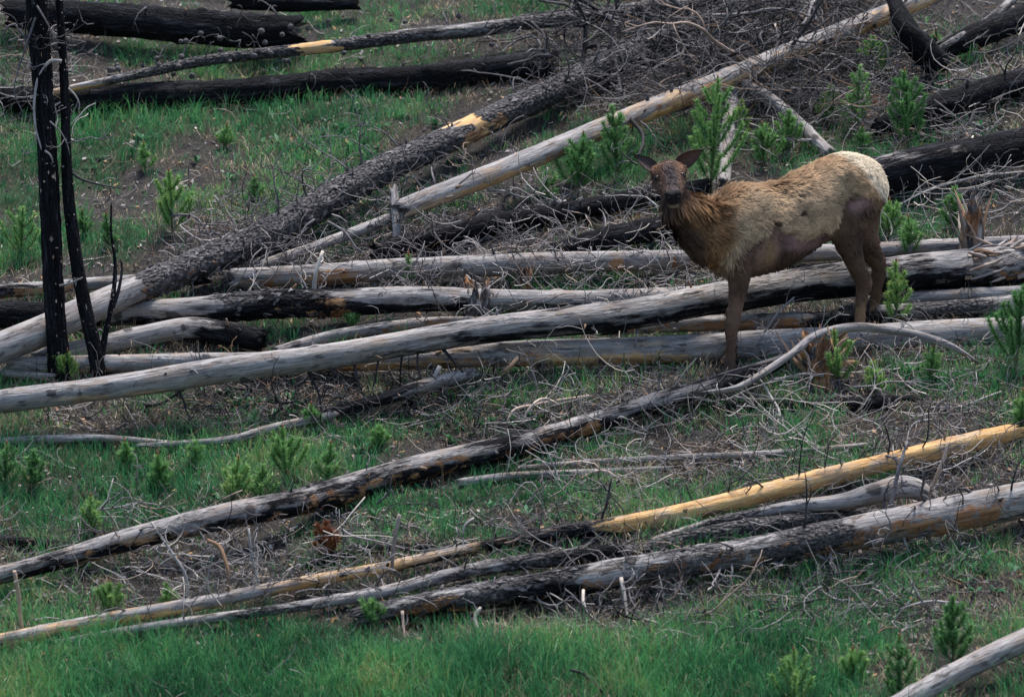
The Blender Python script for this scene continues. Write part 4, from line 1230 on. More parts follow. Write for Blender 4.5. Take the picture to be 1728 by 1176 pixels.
# ------------------------------------------------------------------ grass
def blades(name, mat, label, cat, N, seed, want, length, width, per, spread, lean, tint_c, tint_s, keep_len=None):
    rng = np.random.default_rng(seed)
    px, py = rng.uniform(-360, 2090, N), rng.uniform(-120, 1280, N)
    d = FW[None] + np.stack([(px - 864) / FPX, np.zeros(N), np.zeros(N)], 1) + UPV[None] * ((588 - py) / FPX)[:, None]
    t = (base_plane(CAM[0], CAM[1]) - CAM[2]) / (d[:, 2] - SA * d[:, 1] - SB * d[:, 0])
    p = CAM + d * t[:, None]
    g, px, py = cover(p[:, 0], p[:, 1], p[:, 2])
    ok = rng.random(N) < want(g, px, py)
    p, g, py_, px_ = p[ok], g[ok], py[ok], px[ok]
    n = len(p)
    k = rng.integers(per[0], per[1], n)
    idx = np.repeat(np.arange(n), k)
    M = len(idx)
    base = p[idx].copy()
    az0 = rng.uniform(0, 2 * math.pi, M)
    rr = np.sqrt(rng.random(M)) * spread
    base[:, 0] += np.cos(az0) * rr
    base[:, 1] += np.sin(az0) * rr
    base[:, 2] = H(base[:, 0], base[:, 1]) - .008
    tuft_l = rng.uniform(.45, 1.4, n) * (.55 + .9 * fbm(p[:, 0] * 1.1 + 40, p[:, 1] * 1.1, 0, 2))
    near = 1 + 0.7 * smooth(1020, 1150, py_)
    L = rng.uniform(*length, M) * tuft_l[idx] * near[idx]
    az = az0 + rng.normal(0, .6, M)
    ln = np.abs(rng.normal(lean, lean * .5, M))
    hz = np.stack([np.cos(az), np.sin(az), np.zeros(M)], 1)
    up = np.array([0, -.12, 1.0])[None]
    mid = base + (up * np.cos(ln * .6)[:, None] + hz * np.sin(ln * .6)[:, None]) * (L * .55)[:, None]
    tip = mid + (up * np.cos(ln * 1.7)[:, None] + hz * np.sin(ln * 1.7)[:, None]) * (L * .5)[:, None]
    fa = rng.uniform(0, 2 * math.pi, M)
    wv = np.stack([np.cos(fa), np.sin(fa), np.zeros(M)], 1) * (rng.uniform(*width, M) / 2)[:, None]
    v = np.stack([base - wv, base + wv, mid - wv * .8, mid + wv * .8, tip], 1).reshape(-1, 3)
    o5 = np.arange(M)[:, None] * 5
    q = o5 + np.array([[0, 1, 3, 2]])
    tr = o5 + np.array([[2, 3, 4]])
    tt = np.clip(rng.normal(tint_c, tint_s, n)[idx] + rng.normal(0, .12, M) + (fbm(p[:, 0] * 1.3, p[:, 1] * 1.3, 5, 3)[idx] - .5) * 1.1, 0, 1)
    m = MB()
    m.add(v, q, tr, tint=np.repeat(tt, 5))
    ob = m.obj(name, mat)
    tag(ob, label, cat, kind='stuff')
    return M


nb = blades('grass', GRASS, 'fresh green grass tufts growing across the slope', 'grass', 84000, 41,
            lambda g, px, py: (smooth(.22, .75, g) * .75 + .06) * (.6 + .4 * smooth(1030, 1120, py)), (.05, .14), (.0035, .008), (6, 14), .055, .5, .47, .17)
nb2 = blades('dry_grass', STRAW, 'dry straw grass matted over the soil', 'grass', 44000, 42,
             lambda g, px, py: (.32 * np.exp(-((g - .4) / .25) ** 2) + .1) * (1 - .35 * smooth(1060, 1150, py)) * (.5 + 1.2 * fbm(px * .006, py * .012, 2, 2)), (.06, .16), (.002, .0045), (6, 16), .07, 1.0, .45, .2)


def herbs():
    """low broad-leaved ground plants"""
    rng = np.random.default_rng(51)
    m = MB()
    for cx, cy, a, b, n in ((790, 690, 70, 40, 26), (740, 720, 60, 30, 12), (860, 720, 60, 25, 14), (960, 745, 40, 15, 6), (1550, 640, 150, 40, 24), (300, 840, 250, 50, 20), (1000, 850, 250, 40, 24),
                            (1600, 970, 120, 40, 26), (250, 230, 250, 60, 30), (600, 230, 200, 60, 22), (420, 680, 120, 25, 18), (1650, 240, 120, 60, 14), (1300, 230, 90, 40, 14), (600, 730, 200, 40, 20)):
        for _ in range(n):
            q = G(rng.normal(cx, a * .6), rng.normal(cy, b * .6))
            for _l in range(rng.integers(5, 11)):
                az = rng.uniform(0, 6.28)
                d = np.array([math.cos(az), math.sin(az), rng.uniform(.2, 1.3)])
                d = norm(d)
                s = norm(np.cross(d, [0, 0, 1]))
                nrm = np.cross(s, d)
                L, w2 = rng.uniform(.035, .085), rng.uniform(.008, .018)
                st = q + d * .02
                t_ = np.clip(rng.normal(.5, .2), 0, 1)
                m.add([q, st + d * L * .5 - s * w2, st + d * L * .5 + s * w2, st + d * L - nrm * .012, st + d * L * .5 - nrm * .006], None, [[0, 1, 4], [0, 4, 2], [1, 3, 4], [4, 3, 2]], tint=t_)
    o = m.obj('ground_herbs', HERB)
    tag(o, 'small broad leaved green plants sprouting between the grass', 'ground plants', kind='stuff')


herbs()


# ------------------------------------------------------------------ pine saplings
def sapling(px, py, hpx, label, seed, tint=.5, full=1.0, dead=False, lean=0.0, wide=1.0):
    rng = np.random.default_rng(seed + 300)
    thick, wide, lean = rng.uniform(.5, 1.15), wide * rng.uniform(.75, 1.2), lean * 1.8
    tint = tint + rng.normal(0, .09)
    g = G(px, py)
    Hh = 1.14 * hpx * depth_of(g) / FPX
    o = empty('pine_sapling', g)
    tag(o, label, 'sapling', None if dead else 'young pines on the slope')
    n = 12
    z = np.linspace(0, 1, n)
    top = np.array([lean * Hh, 0, Hh])
    c = g + z[:, None] * top + np.stack([(vnoise(z * 3, seed, 1) - .5), (vnoise(z * 3, seed, 5) - .5), np.zeros(n)], 1) * .03 * Hh
    m = MB()
    m.tube(c, np.linspace(1, .45, n) * (.006 + .007 * Hh), 6)
    nd = MB()
    axes = []
    whorls = max(2, int(1.5 + Hh * 6))
    for k_ in range(whorls):
        f = .12 + .78 * k_ / whorls
        nb_ = rng.integers(3, 6)
        for b in range(nb_):
            az = 6.283 * b / nb_ + rng.uniform(-.5, .5)
            L = Hh * wide * (.46 * (1 - f) + .13) * rng.uniform(.7, 1.2)
            p0 = g + top * f
            d0 = np.array([math.cos(az), math.sin(az), rng.uniform(.25, .7)])
            pts = [p0]
            d = norm(d0)
            for _ in range(4):
                d = norm(d + [0, 0, .28])
                pts.append(pts[-1] + d * L / 4)
            pts = np.array(pts)
            m.tube(pts, np.linspace(.0042, .002, 5), 4, cap=False)
            axes.append((catmull(pts, 8), .25))
    axes.append((c[3:], 0.0))
    axes.append((c[3:], 0.0))
    V, T, TI = [], [], []
    for ax, skip in axes:
        Lx = np.linalg.norm(np.diff(ax, axis=0), axis=1).sum()
        cnt = int(Lx * 900 * full * thick) + 24
        f = rng.uniform(skip, 1.0, cnt)
        ii = np.minimum((f * (len(ax) - 1)).astype(int), len(ax) - 2)
        fr = f * (len(ax) - 1) - ii
        p = ax[ii] * (1 - fr)[:, None] + ax[ii + 1] * fr[:, None]
        tg = ax[ii + 1] - ax[ii]
        tg /= np.linalg.norm(tg, axis=1)[:, None] + 1e-9
        rd = rng.normal(size=(cnt, 3))
        rd -= (rd * tg).sum(1)[:, None] * tg
        rd /= np.linalg.norm(rd, axis=1)[:, None] + 1e-9
        dr = tg * rng.uniform(.5, 1.1, cnt)[:, None] + rd
        dr /= np.linalg.norm(dr, axis=1)[:, None]
        ln = rng.uniform(.032, .06, cnt) * (1 - .25 * f)
        s = np.cross(dr, rng.normal(size=(cnt, 3)))
        s /= np.linalg.norm(s, axis=1)[:, None] + 1e-9
        wd = .0032
        V.append(np.stack([p - s * wd, p + s * wd, p + dr * ln[:, None]], 1).reshape(-1, 3))
        TI.append(np.repeat(np.clip(tint + (f - .6) * .25 + rng.normal(0, .12, cnt), 0, .93), 3))
    V = np.vstack(V)
    nd.add(V, None, np.arange(len(V)).reshape(-1, 3), tint=np.hstack(TI))
    child('stem', m, STEM, o)
    no = child('needles', nd, DEADNEEDLE if dead else NEEDLE, o, False)
    no['kind'] = 'stuff'
    if not dead and rng.random() < .75:
        b = MB()
        tp = g + top
        b.tube(np.array([tp - [0, 0, .01], tp + [0, 0, .018], tp + [0, 0, .035]]), [.006, .007, .002], 6, tint=.9 + 0 * 1)
        child('bud', b, DEADNEEDLE, o)
    return o


SAP = [  # foot x, y, height, tint, width factor, label
    (1196, 330, 172, .5, .9, 'tallest green sapling right behind the ear and neck of the elk'),
    (1044, 306, 112, .45, 1.0, 'bushy sapling under the peeled log, farther of the two in front of the elk'),
    (974, 332, 92, .5, .9, 'narrow sapling under the peeled log ahead of the elk'),
    (925, 345, 48, .4, 1.2, 'low dark sapling clump farthest ahead of the elk face'),
    (1290, 282, 62, .45, 1.1, 'small broad sapling just above the back of the elk'),
    (1330, 262, 66, .4, 1.0, 'sapling touching the grey sloping limb over the back of the elk'),
    (1443, 228, 102, .55, .85, 'columnar bright sapling uphill of the rump'),
    (1476, 140, 68, .5, 1.1, 'topmost sapling under the charred end of the peeled log'),
    (1533, 256, 118, .4, .85, 'dark green sapling before the smooth black log'),
    (1455, 262, 40, .4, 1.2, 'tiny sapling hugging the rump hair'),
    (1500, 400, 52, .45, 1.2, 'short sapling between the rump and the burnt log'),
    (1533, 440, 62, .42, 1.1, 'sapling behind the silver log beside the heels'),
    (1512, 552, 96, .6, .8, 'bright narrow sapling against the heels of the elk'),
    (1412, 655, 84, .65, 1.1, 'yellow green sapling below the arching limb'),
    (1478, 670, 52, .7, 1.0, 'smaller yellow green sapling below the arching limb'),
    (1712, 628, 128, .35, .9, 'dark sapling growing over the end of the straight grey log'),
    (1612, 392, 66, .55, 1.1, 'soft green sapling beside the splintered grey stump'),
    (1725, 745, 74, .4, 1.0, 'sapling cut off by the edge at the thick end of the yellow log'),
    (293, 400, 96, .72, 1.0, 'yellow green sapling alone on the bare upper slope'),
    (36, 440, 78, .45, 1.1, 'blurred sapling beside the tall burnt trunk'),
    (110, 645, 44, .6, 1.4, 'small sapling at the very foot of the thicker burnt trunk'),
    (484, 812, 78, .62, 1.0, 'tallest sapling in the grass above the slender log'),
    (552, 812, 54, .4, 1.0, 'dark little sapling right above the slender log'),
    (396, 850, 66, .45, 1.0, 'feathery sapling touching the slender log, nearest the white stripe'),
    (440, 850, 58, .45, 1.0, 'feathery sapling beside its twin at the slender log'),
    (155, 905, 58, .6, 1.0, 'yellow topped sapling behind the low burnt log'),
    (8, 830, 70, .35, 1.0, 'sapling at the picture border in the mid grass'),
    (56, 830, 62, .35, 1.0, 'dark sapling second from the border in the mid grass'),
    (272, 828, 52, .45, 1.0, 'faint small sapling in the middle of the mid grass'),
    (525, 730, 40, .45, 1.3, 'broad small sapling under the dark silver tipped log'),
    (185, 1035, 44, .5, 1.3, 'sapling with a reddish tip between the slender log and the yellow log'),
    (286, 1030, 40, .5, 1.2, 'low sapling beside the forked bare twig'),
    (632, 1058, 42, .45, 1.4, 'squat sapling at the thin end of the thick lowest log'),
    (1606, 1132, 112, .30, .8, 'dark candle shaped sapling behind the nearest corner log'),
    (1516, 1200, 110, .32, .9, 'stout sapling beside the tip of the nearest corner log'),
    (1338, 1200, 90, .45, 1.3, 'sapling with a rusty tip at the bottom edge'),
    (1440, 1150, 46, .5, 1.6, 'wide low sapling with tangled yellow twigs in the nearest grass'),
    (688, 485, 46, .5, .8, 'sprout between the pale grey log and the charred bark log'),
    (915, 485, 44, .5, .9, 'sprout beside the splintered stump among level logs'),
    (860, 480, 30, .5, .9, 'smallest sprout among the level logs'),
    (595, 555, 30, .45, 1.3, 'tuft like sprout behind the silver log'),
    (1580, 90, 30, .5, 1.0, 'tiny sprout beside the jet black snag'),
    (1583, 130, 30, .5, 1.0, 'tiny sprout downhill of the jet black snag'),
    (185, 420, 50, .35, 1.0, 'dim sapling behind the thin crooked charred stem'),
    (430, 340, 34, .45, 1.1, 'faint seedling on the bare upper slope above the barked log'),
    (245, 290, 40, .4, 1.0, 'faint seedling by the dirt mound on the upper slope'),
    (380, 250, 32, .5, 1.1, 'faint seedling just downhill of the low black log'),
    (140, 400, 36, .4, 1.0, 'faint seedling between the standing trunks and the yellow green sapling'),
    (330, 790, 40, .5, 1.1, 'seedling in the mid grass level with the tallest one'),
    (215, 790, 38, .45, 1.0, 'seedling in the mid grass below the thin level log'),
    (640, 760, 36, .5, 1.2, 'seedling above the middle of the slender log'),
    (700, 690, 34, .5, 1.2, 'bright tuft shaped seedling under the prop stubs'),
    (1570, 640, 46, .5, 1.0, 'seedling between the arching limb tip and the dark border sapling'),
    (1250, 245, 66, .5, 1.0, 'slim sapling between the propped white log and the sloping limb'),
    (1395, 215, 60, .5, 1.0, 'sapling among twigs between the sloping limb and the columnar bright one')]
for i_, (a_, b_, h_, t_, w2_, l_) in enumerate(SAP):
    sapling(a_, b_, h_, l_, i_, t_, .85 + .3 * w2_, False, random.Random(i_).uniform(-.06, .06), w2_)
sapling(549, 950, 62, 'dead rusty red sapling above the lower heap', 90, .5, 1.3, True, .02, .9)


# ------------------------------------------------------------------ splintered stumps
def stump(px, py, hpx, wpx, label, seed, nspl, warm, tint, spread=.5, lift=0.0):
    rng = np.random.default_rng(seed)
    g = G(px, py) + np.array([0, 0, lift])
    k = depth_of(g) / FPX
    Hh, W = hpx * k, wpx * k / 2
    o = empty('splintered_stump', g)
    tag(o, label, 'stump')
    n, sd_ = 14, 18
    z = np.linspace(-.05, .5 * Hh, n)
    th = np.linspace(0, 2 * math.pi, sd_, endpoint=False)
    TH, Z = np.meshgrid(th, z)
    cx, sx = np.cos(TH), np.sin(TH)
    R = W * (1.05 - .3 * (Z / Hh)) * (1 + .35 * (vnoise(cx * 3 + seed, sx * 3, Z * 5) - .5))
    Zj = Z + (Z / (.5 * Hh)) ** 2 * (vnoise(cx * 5, sx * 5, seed) - .25) * Hh * .6
    v = np.stack([cx * R, sx * R, Zj], -1).reshape(-1, 3) + g
    i = np.arange(n - 1)[:, None] * sd_
    j = np.arange(sd_)[None]
    j2 = (j + 1) % sd_
    q = np.stack([i + j, i + j2, i + sd_ + j2, i + sd_ + j], -1).reshape(-1, 4)
    v = np.vstack([v, g + [0, 0, .25 * Hh]])
    tr = np.stack([np.full(sd_, n * sd_), (n - 1) * sd_ + np.arange(sd_), (n - 1) * sd_ + (np.arange(sd_) + 1) % sd_], 1)
    ln = len(v)
    m = MB()
    m.add(v, q, tr, grain=(v - g) + seed, char=np.full(ln, .32), bark=np.full(ln, .55), tan=np.full(ln, .2), orange=np.full(ln, .42 + warm * .3))
    child('base', m, WOOD, o)
    for s in range(nspl):
        a = rng.uniform(0, 6.28)
        r = W * rng.uniform(.2, .85)
        L = Hh * rng.uniform(.5, 1.0)
        p0 = g + [math.cos(a) * r, math.sin(a) * r, .12 * Hh]
        d = norm([math.cos(a) * spread * rng.uniform(.1, 1) , math.sin(a) * spread * .4, 1])
        pts = curve_pts(rng, p0, d, L * .9, .5, 6)
        w0 = W * rng.uniform(.12, .3)
        b = MB()
        b.tube(pts, w0 * np.array([1, 1.05, .95, .8, .6, .4, .08]), 5, tint=np.clip(rng.normal(tint, .15), 0, 1), warm=np.clip(rng.normal(warm, .2), 0, 1))
        child('splinter', b, TWIG, o, False)
    return o


stump(1640, 470, 172, 40, 'tall grey brown splintered stump joined to the root end of the silver log', 1, 16, .3, .42, .14)
stump(1384, 648, 112, 62, 'orange splintered stump bursting up behind the arching limb', 2, 22, .55, .42, .7)
stump(806, 545, 96, 44, 'brown splintered stump between the level logs', 3, 8, .25, .35, .35)
stump(888, 498, 58, 20, 'thin slanted stump shard beside the brown splintered stump', 4, 3, .25, .45, .5)


# ------------------------------------------------------------------ the elk
def elk():
    yaw = math.radians(32)
    f = np.array([-math.cos(yaw), -math.sin(yaw), 0.0])     # the way it faces
    nl = np.array([math.sin(yaw), -math.cos(yaw), 0.0])     # its near flank
    foot = G(1230, 646)
    X0 = foot - nl * .12

    def E(px, py, lat=0.0):
        d = ray(px, py)
        t = (lat - (CAM - X0) @ nl) / (d @ nl)
        return CAM + d * t
    K = depth_of(X0) / FPX
    parts = []

    def loft(secs, k=20, power=2.0):
        """secs: centre, axis a (3-vector with its length), axis b"""
        m = MB()
        n = len(secs)
        th = np.linspace(0, 2 * math.pi, k, endpoint=False)
        ct, st_ = np.cos(th), np.sin(th)
        ct = np.sign(ct) * np.abs(ct) ** (2 / power)
        st_ = np.sign(st_) * np.abs(st_) ** (2 / power)
        v = np.array([[c + a * x + b * y for x, y in zip(ct, st_)] for c, a, b in secs]).reshape(-1, 3)
        i = np.arange(n - 1)[:, None] * k
        j = np.arange(k)[None]
        j2 = (j + 1) % k
        q = np.stack([i + j, i + j2, i + k + j2, i + k + j], -1).reshape(-1, 4)
        v = np.vstack([v, secs[0][0], secs[-1][0]])
        jj = np.arange(k)
        tr = np.vstack([np.stack([np.full(k, n * k), (jj + 1) % k, jj], 1), np.stack([np.full(k, n * k + 1), (n - 1) * k + jj, (n - 1) * k + (jj + 1) % k], 1)])
        return v, q, tr

    Z = np.array([0, 0, 1.0])

    def resec(secs, n):
        A_ = np.array([np.r_[c, a, b] for c, a, b in secs])
        u = np.linspace(0, len(secs) - 1, n)
        q = catmull_even(A_, u)
        return [(r[:3], r[3:6], r[6:9]) for r in q]

    def catmull_even(pts, u):
        q = np.vstack([2 * pts[0] - pts[1], pts, 2 * pts[-1] - pts[-2]])
        out = []
        for x in u:
            i = min(int(x), len(pts) - 2)
            t = x - i
            a, b, c, d = q[i:i + 4]
            out.append(0.5 * (2 * b + (c - a) * t + (2 * a - 5 * b + 4 * c - d) * t ** 2 + (3 * b - a - 3 * c + d) * t ** 3))
        return np.array(out)

    # trunk: photograph x, top, bottom, half-width in metres
    T = [(1196, 362, 432, .07), (1206, 342, 448, .15), (1222, 330, 462, .20), (1245, 316, 470, .225), (1280, 316, 465, .24), (1320, 307, 450, .245), (1358, 288, 427, .235), (1395, 268, 402, .235), (1425, 259, 384, .235),
         (1452, 262, 372, .21), (1472, 276, 360, .16), (1484, 298, 340, .09)]
    secs = []
    for px, t, b, w2 in T:
        c = E(px, (t + b) / 2)
        secs.append((c, Z * ((b - t) / 2 * K), nl * w2))
    parts.append(loft(resec(secs, 48), 28, 2.25))
    # neck
    N = [(1132, 312, .075, .07), (1140, 328, .088, .08), (1150, 346, .105, .09), (1163, 366, .132, .11), (1179, 384, .165, .14), (1195, 393, .20, .18), (1222, 394, .21, .2)]
    nc = [E(px, py) + f * .0 for px, py, _, _ in N]
    secs = []
    for i, (px, py, rv, rl) in enumerate(N):
        tg = norm(nc[min(i + 1, len(nc) - 1)] - nc[max(i - 1, 0)])
        side = nl
        up = norm(np.cross(tg, side))
        secs.append((nc[i], up * rv, side * rl))
    parts.append(loft(resec(secs, 24), 20, 2.0))

    def limb(pts, lat, ydepth=1.0):
        cs = [E(px, py, l_) for px, py, l_, _, _ in pts]
        secs = []
        for i, (px, py, l_, ra, rb) in enumerate(pts):
            tg = norm(cs[min(i + 1, len(cs) - 1)] - cs[max(i - 1, 0)])
            a = norm(f - (f @ tg) * tg)
            b = norm(np.cross(tg, a))
            secs.append((cs[i], a * ra, b * rb))
        parts.append(loft(resec(secs, len(pts) * 5), 14))

    def scale_leg(pts, y0, y1, y2, lat, dx=0):
        return [(px + dx, y0 + (py - y0) * (y2 - y0) / (y1 - y0) if py > y0 else py, lat, ra, rb) for px, py, l_, ra, rb in pts]

    fore = [(1236, 385, .11, .15, .09), (1243, 425, .115, .125, .085), (1246, 455, .12, .10, .075), (1246, 482, .12, .076, .062), (1243, 508, .12, .060, .052), (1239, 530, .12, .05, .048), (1236, 546, .12, .058, .055), (1234, 560, .12, .047, .045),
            (1234, 585, .12, .035, .033), (1233, 606, .12, .035, .033), (1231, 622, .12, .046, .042), (1229, 632, .12, .040, .040), (1227, 640, .12, .052, .046), (1224, 650, .12, .062, .052)]
    limb(fore, .12)
    limb(scale_leg(fore, 440, 650, 616, -.12, 2), -.12)
    hind = [(1446, 312, .10, .17, .13), (1438, 345, .12, .195, .13), (1430, 376, .125, .165, .115), (1432, 402, .125, .125, .09), (1437, 424, .125, .092, .07), (1444, 446, .125, .072, .058), (1453, 466, .125, .064, .052), (1458, 479, .125, .067, .05),
            (1455, 496, .125, .050, .042), (1452, 520, .125, .041, .035), (1451, 545, .125, .041, .035), (1449, 560, .125, .05, .042), (1445, 570, .125, .045, .042), (1441, 580, .125, .06, .05)]
    limb(hind, .125)
    hfar = [(1452, 318, -.09, .16, .12), (1452, 350, -.11, .17, .12), (1455, 385, -.12, .13, .1), (1464, 412, -.12, .095, .075), (1474, 432, -.12, .072, .058), (1483, 448, -.12, .06, .05), (1484, 462, -.12, .056, .046), (1480, 480, -.12, .047, .04),
            (1477, 505, -.12, .042, .036), (1475, 530, -.12, .042, .036), (1473, 545, -.12, .046, .04), (1470, 558, -.12, .055, .045)]
    limb(hfar, -.12)
    # tail stub
    cs = [E(1484, 296), E(1489, 312), E(1487, 330)]
    parts.append(loft([(cs[0], f * .04, nl * .04), (cs[1], f * .035, nl * .035), (cs[2], f * .015, nl * .015)], 10))

    # head: looks at the camera, muzzle lowered
    pit = math.radians(15)
    hf = norm(np.array([.06, -math.cos(pit), -math.sin(pit)]))
    roll = math.radians(6)
    hx = norm(np.cross(hf, Z))                       # picture right... sign fixed below
    if hx[0] < 0:
        hx = -hx
    hx = norm(hx * math.cos(roll) + Z * math.sin(roll))
    hu = norm(np.cross(hx, hf))
    if hu[2] < 0:
        hu = -hu
    hc = E(1129, 300)

    def HP(a, x, y):
        """head point: along the muzzle, sideways, up"""
        return hc + hf * a + hx * x + hu * y
    HS = [(-.15, -.03, .05, .05), (-.11, -.01, .085, .085), (-.05, .005, .108, .098), (.0, .005, .113, .102), (.05, -.005, .106, .098), (.10, -.018, .090, .090), (.15, -.03, .076, .080), (.20, -.038, .062, .070), (.25, -.044, .054, .062), (.285, -.048, .054, .055),
          (.31, -.05, .047, .046), (.325, -.05, .030, .030)]
    parts.append(loft(resec([(HP(a, 0, y), hx * rx, hu * ry) for a, y, rx, ry in HS], 40), 20, 2.3))
    for sg in (-1, 1):   # brow ridges, cheeks, nostril wings
        parts.append(loft([(HP(-.06, sg * .082, .055), hx * .02, hu * .02), (HP(-.0, sg * .098, .055), hx * .034, hu * .028), (HP(.045, sg * .085, .04), hx * .022, hu * .02)], 10))
        parts.append(loft([(HP(.26, sg * .034, -.01), hx * .02, hu * .02), (HP(.30, sg * .036, -.012), hx * .026, hu * .024), (HP(.322, sg * .03, -.02), hx * .016, hu * .016)], 10))
    parts.append(loft([(HP(.20, 0, -.10), hx * .036, hu * .02), (HP(.27, 0, -.105), hx * .042, hu * .024), (HP(.30, 0, -.105), hx * .032, hu * .018)], 12))   # chin

    m = MB()
    for v, q, tr in parts:
        m.add(v, q, tr)
    me = m.mesh('raw', HIDE)
    tmp = bpy.data.objects.new('raw', me)
    COL.objects.link(tmp)
    md = tmp.modifiers.new('r', 'REMESH')
    md.mode = 'VOXEL'
    md.voxel_size = .0105
    sm = tmp.modifiers.new('s', 'SMOOTH')
    sm.factor = .5
    sm.iterations = 7
    dg = bpy.context.evaluated_depsgraph_get()
    dg.update()
    em = bpy.data.meshes.new_from_object(tmp.evaluated_get(dg))
    bpy.data.objects.remove(tmp)
    nv = len(em.vertices)
    V = np.zeros(nv * 3, np.float32)
    em.vertices.foreach_get('co', V)
    V = V.reshape(-1, 3).astype(float)
    NR = np.zeros(nv * 3, np.float32)
    em.vertices.foreach_get('normal', NR)
    NR = NR.reshape(-1, 3).astype(float)
    nl_, np_ = len(em.loops), len(em.polygons)
    li = np.zeros(nl_, np.int32)
    em.loops.foreach_get('vertex_index', li)
    lt = np.zeros(np_, np.int32)
    em.polygons.foreach_get('loop_total', lt)
    assert (lt == 4).all()
    Q = li.reshape(-1, 4).astype(np.int64)
    bpy.data.meshes.remove(em)

    # --- coat colours, painted by place on the body
    def body_uv(p):
        """place on the flank in photograph units of the body's own middle plane"""
        s_ = (p - X0) @ f
        q = X0 + f[None] * s_[:, None]
        q[:, 2] = p[:, 2]
        return to_px(q)
    COATT = np.array([.405, .275, .165])
    MANE = np.array([.25, .13, .06])
    DARK = np.array([.075, .045, .032])
    LEG = np.array([.095, .055, .036])
    SKIN = np.array([.20, .115, .108])
    CREAM = np.array([.64, .53, .385])
    BUFF = np.array([.24, .145, .075])

    def coat(p):
        u, v = body_uv(p)
        nz = fbm(p[:, 0] * 9, p[:, 1] * 9, p[:, 2] * 9, 3) - .5
        nz2 = fbm(p[:, 0] * 30, p[:, 1] * 30, p[:, 2] * 30, 2) - .5
        hd = np.stack([(p - hc) @ hf, (p - hc) @ hx, (p - hc) @ hu], 1)
        line = np.interp(u, [1180, 1215, 1235, 1255, 1272, 1288, 1305, 1345, 1378, 1390, 1398, 1420, 1440, 1475, 1500], [420, 432, 412, 388, 366, 384, 392, 388, 380, 352, 332, 322, 322, 330, 330])
        fur = smooth(7, -7, v - line - nz * 44)
        c = LEG[None] * np.ones((len(p), 1))
        sk = np.exp(-(((u - 1330) / 62) ** 2 + ((v - 405) / 22) ** 2)) + 1.1 * np.exp(-(((u - 1415) / 19) ** 2 + ((v - 343) / 13) ** 2)) + .7 * np.exp(-(((u - 1262) / 22) ** 2 + ((v - 420) / 30) ** 2))
        c = c + (SKIN - LEG)[None] * np.clip(sk * (1.1 + nz * 2.5), 0, 1)[:, None]
        lo = fbm(p[:, 0] * 5 + 9, p[:, 1] * 5, p[:, 2] * 5, 3) - .5
        c = c * np.clip(1 + nz * 1.3 + lo * 1.6, .35, 2)[:, None]
        el = np.exp(-(((u - 1268) / 16) ** 2 + ((v - 425) / 24) ** 2)) + 1.1 * np.exp(-(((u - 1464) / 20) ** 2 + ((v - 338) / 26) ** 2)) + .6 * np.exp(-(((u - 1395) / 14) ** 2 + ((v - 392) / 18) ** 2))
        c = c + (BUFF * .95 - c) * np.clip(el * (.7 + nz * 2.2), 0, 1)[:, None]
        # dark belly fringe; shading of groin and thigh hollow painted into the colour
        bl = smooth(0, 1, np.exp(-(((u - 1345) / 60) ** 2 + ((v - (446 - (u - 1300) * .32)) / 13) ** 2)) * 1.4) + 1.1 * np.exp(-(((u - 1432) / 24) ** 2 + ((v - 358) / 12) ** 2)) + 1.2 * np.exp(-(((u - 1398) / 14) ** 2 + ((v - 398) / 12) ** 2)) + .6 * np.exp(-(((u - 1240) / 10) ** 2 + ((v - 552) / 14) ** 2)) + .5 * smooth(1430, 1450, u) * smooth(470, 440, v) * smooth(400, 430, v)
        c = c + (DARK - c) * np.clip(bl + nz * .3, 0, 1)[:, None]
        hl = np.clip(smooth(500, 530, v) * smooth(1400, 1430, u) * .8 + .75 * smooth(1452, 1466, u) * smooth(425, 450, v) * smooth(1490, 1470, u), 0, 1)
        c = c + (BUFF - c) * np.clip(hl + nz * .6, 0, 1)[:, None]
        body = COATT[None] * (1 + nz[:, None] * .7 + nz2[:, None] * .6)
        ridge = np.clip(smooth(34, 4, v - np.interp(u, [1200, 1240, 1290, 1330, 1360, 1390, 1411, 1500], [336, 303, 302, 289, 272, 260, 253, 300])) * .7 + nz * .5 - .05, 0, 1) * smooth(1420, 1380, u)
        body = body + (MANE * 1.25 - body) * ridge[:, None]
        hip = smooth(1385, 1425, u) * smooth(270, 310, v)
        body = body + (BUFF * 1.05 - body) * (hip * .7)[:, None]
        c = c + (body - c) * fur[:, None]
        for sx_, sy_, sr in ((1319, 359, 4.5), (1324, 327, 3.5), (1316, 337, 2.5), (1276, 372, 5)):
            k_ = smooth(1.3, .6, np.hypot((u - sx_) / (sr * 1.4), (v - sy_) / sr)) * (((p - X0) @ nl) > 0)
            c = c + (DARK * .6 - c) * k_[:, None]
        rump = smooth(-.10, .12, (u - 1396) / 76 - (v - 250) / 92 + nz * .25) * smooth(358, 336, v - nz * 20)
        c = c + (CREAM[None] - c) * rump[:, None]
        # neck
        nk = smooth(1228, 1200, u + nz * 22) * smooth(470, 440, v) * smooth(302, 325, v)
        mane = MANE[None] * (.85 + nz[:, None] * 1.2 + nz2[:, None] * .5)
        mane = mane + (COATT - mane) * (smooth(1192, 1218, u) * .8)[:, None]
        c = c + (mane - c) * nk[:, None]
        # throat: along the lower front of the neck
        th = smooth(14, -6, u - np.interp(v, [335, 352, 365, 390, 420, 440], [1128, 1130, 1142, 1158, 1172, 1192]) + nz * 16) * smooth(326, 345, v) * smooth(1215, 1195, u)
        c = c + (DARK * 1.05 - c) * th[:, None]
        # head
        hm = smooth(-.14, -.09, hd[:, 0]) * smooth(.2, .15, np.abs(hd[:, 1])) * smooth(-.17, -.12, hd[:, 2])
        face = np.array([.115, .07, .05])[None] * (1 + nz[:, None] * .6)
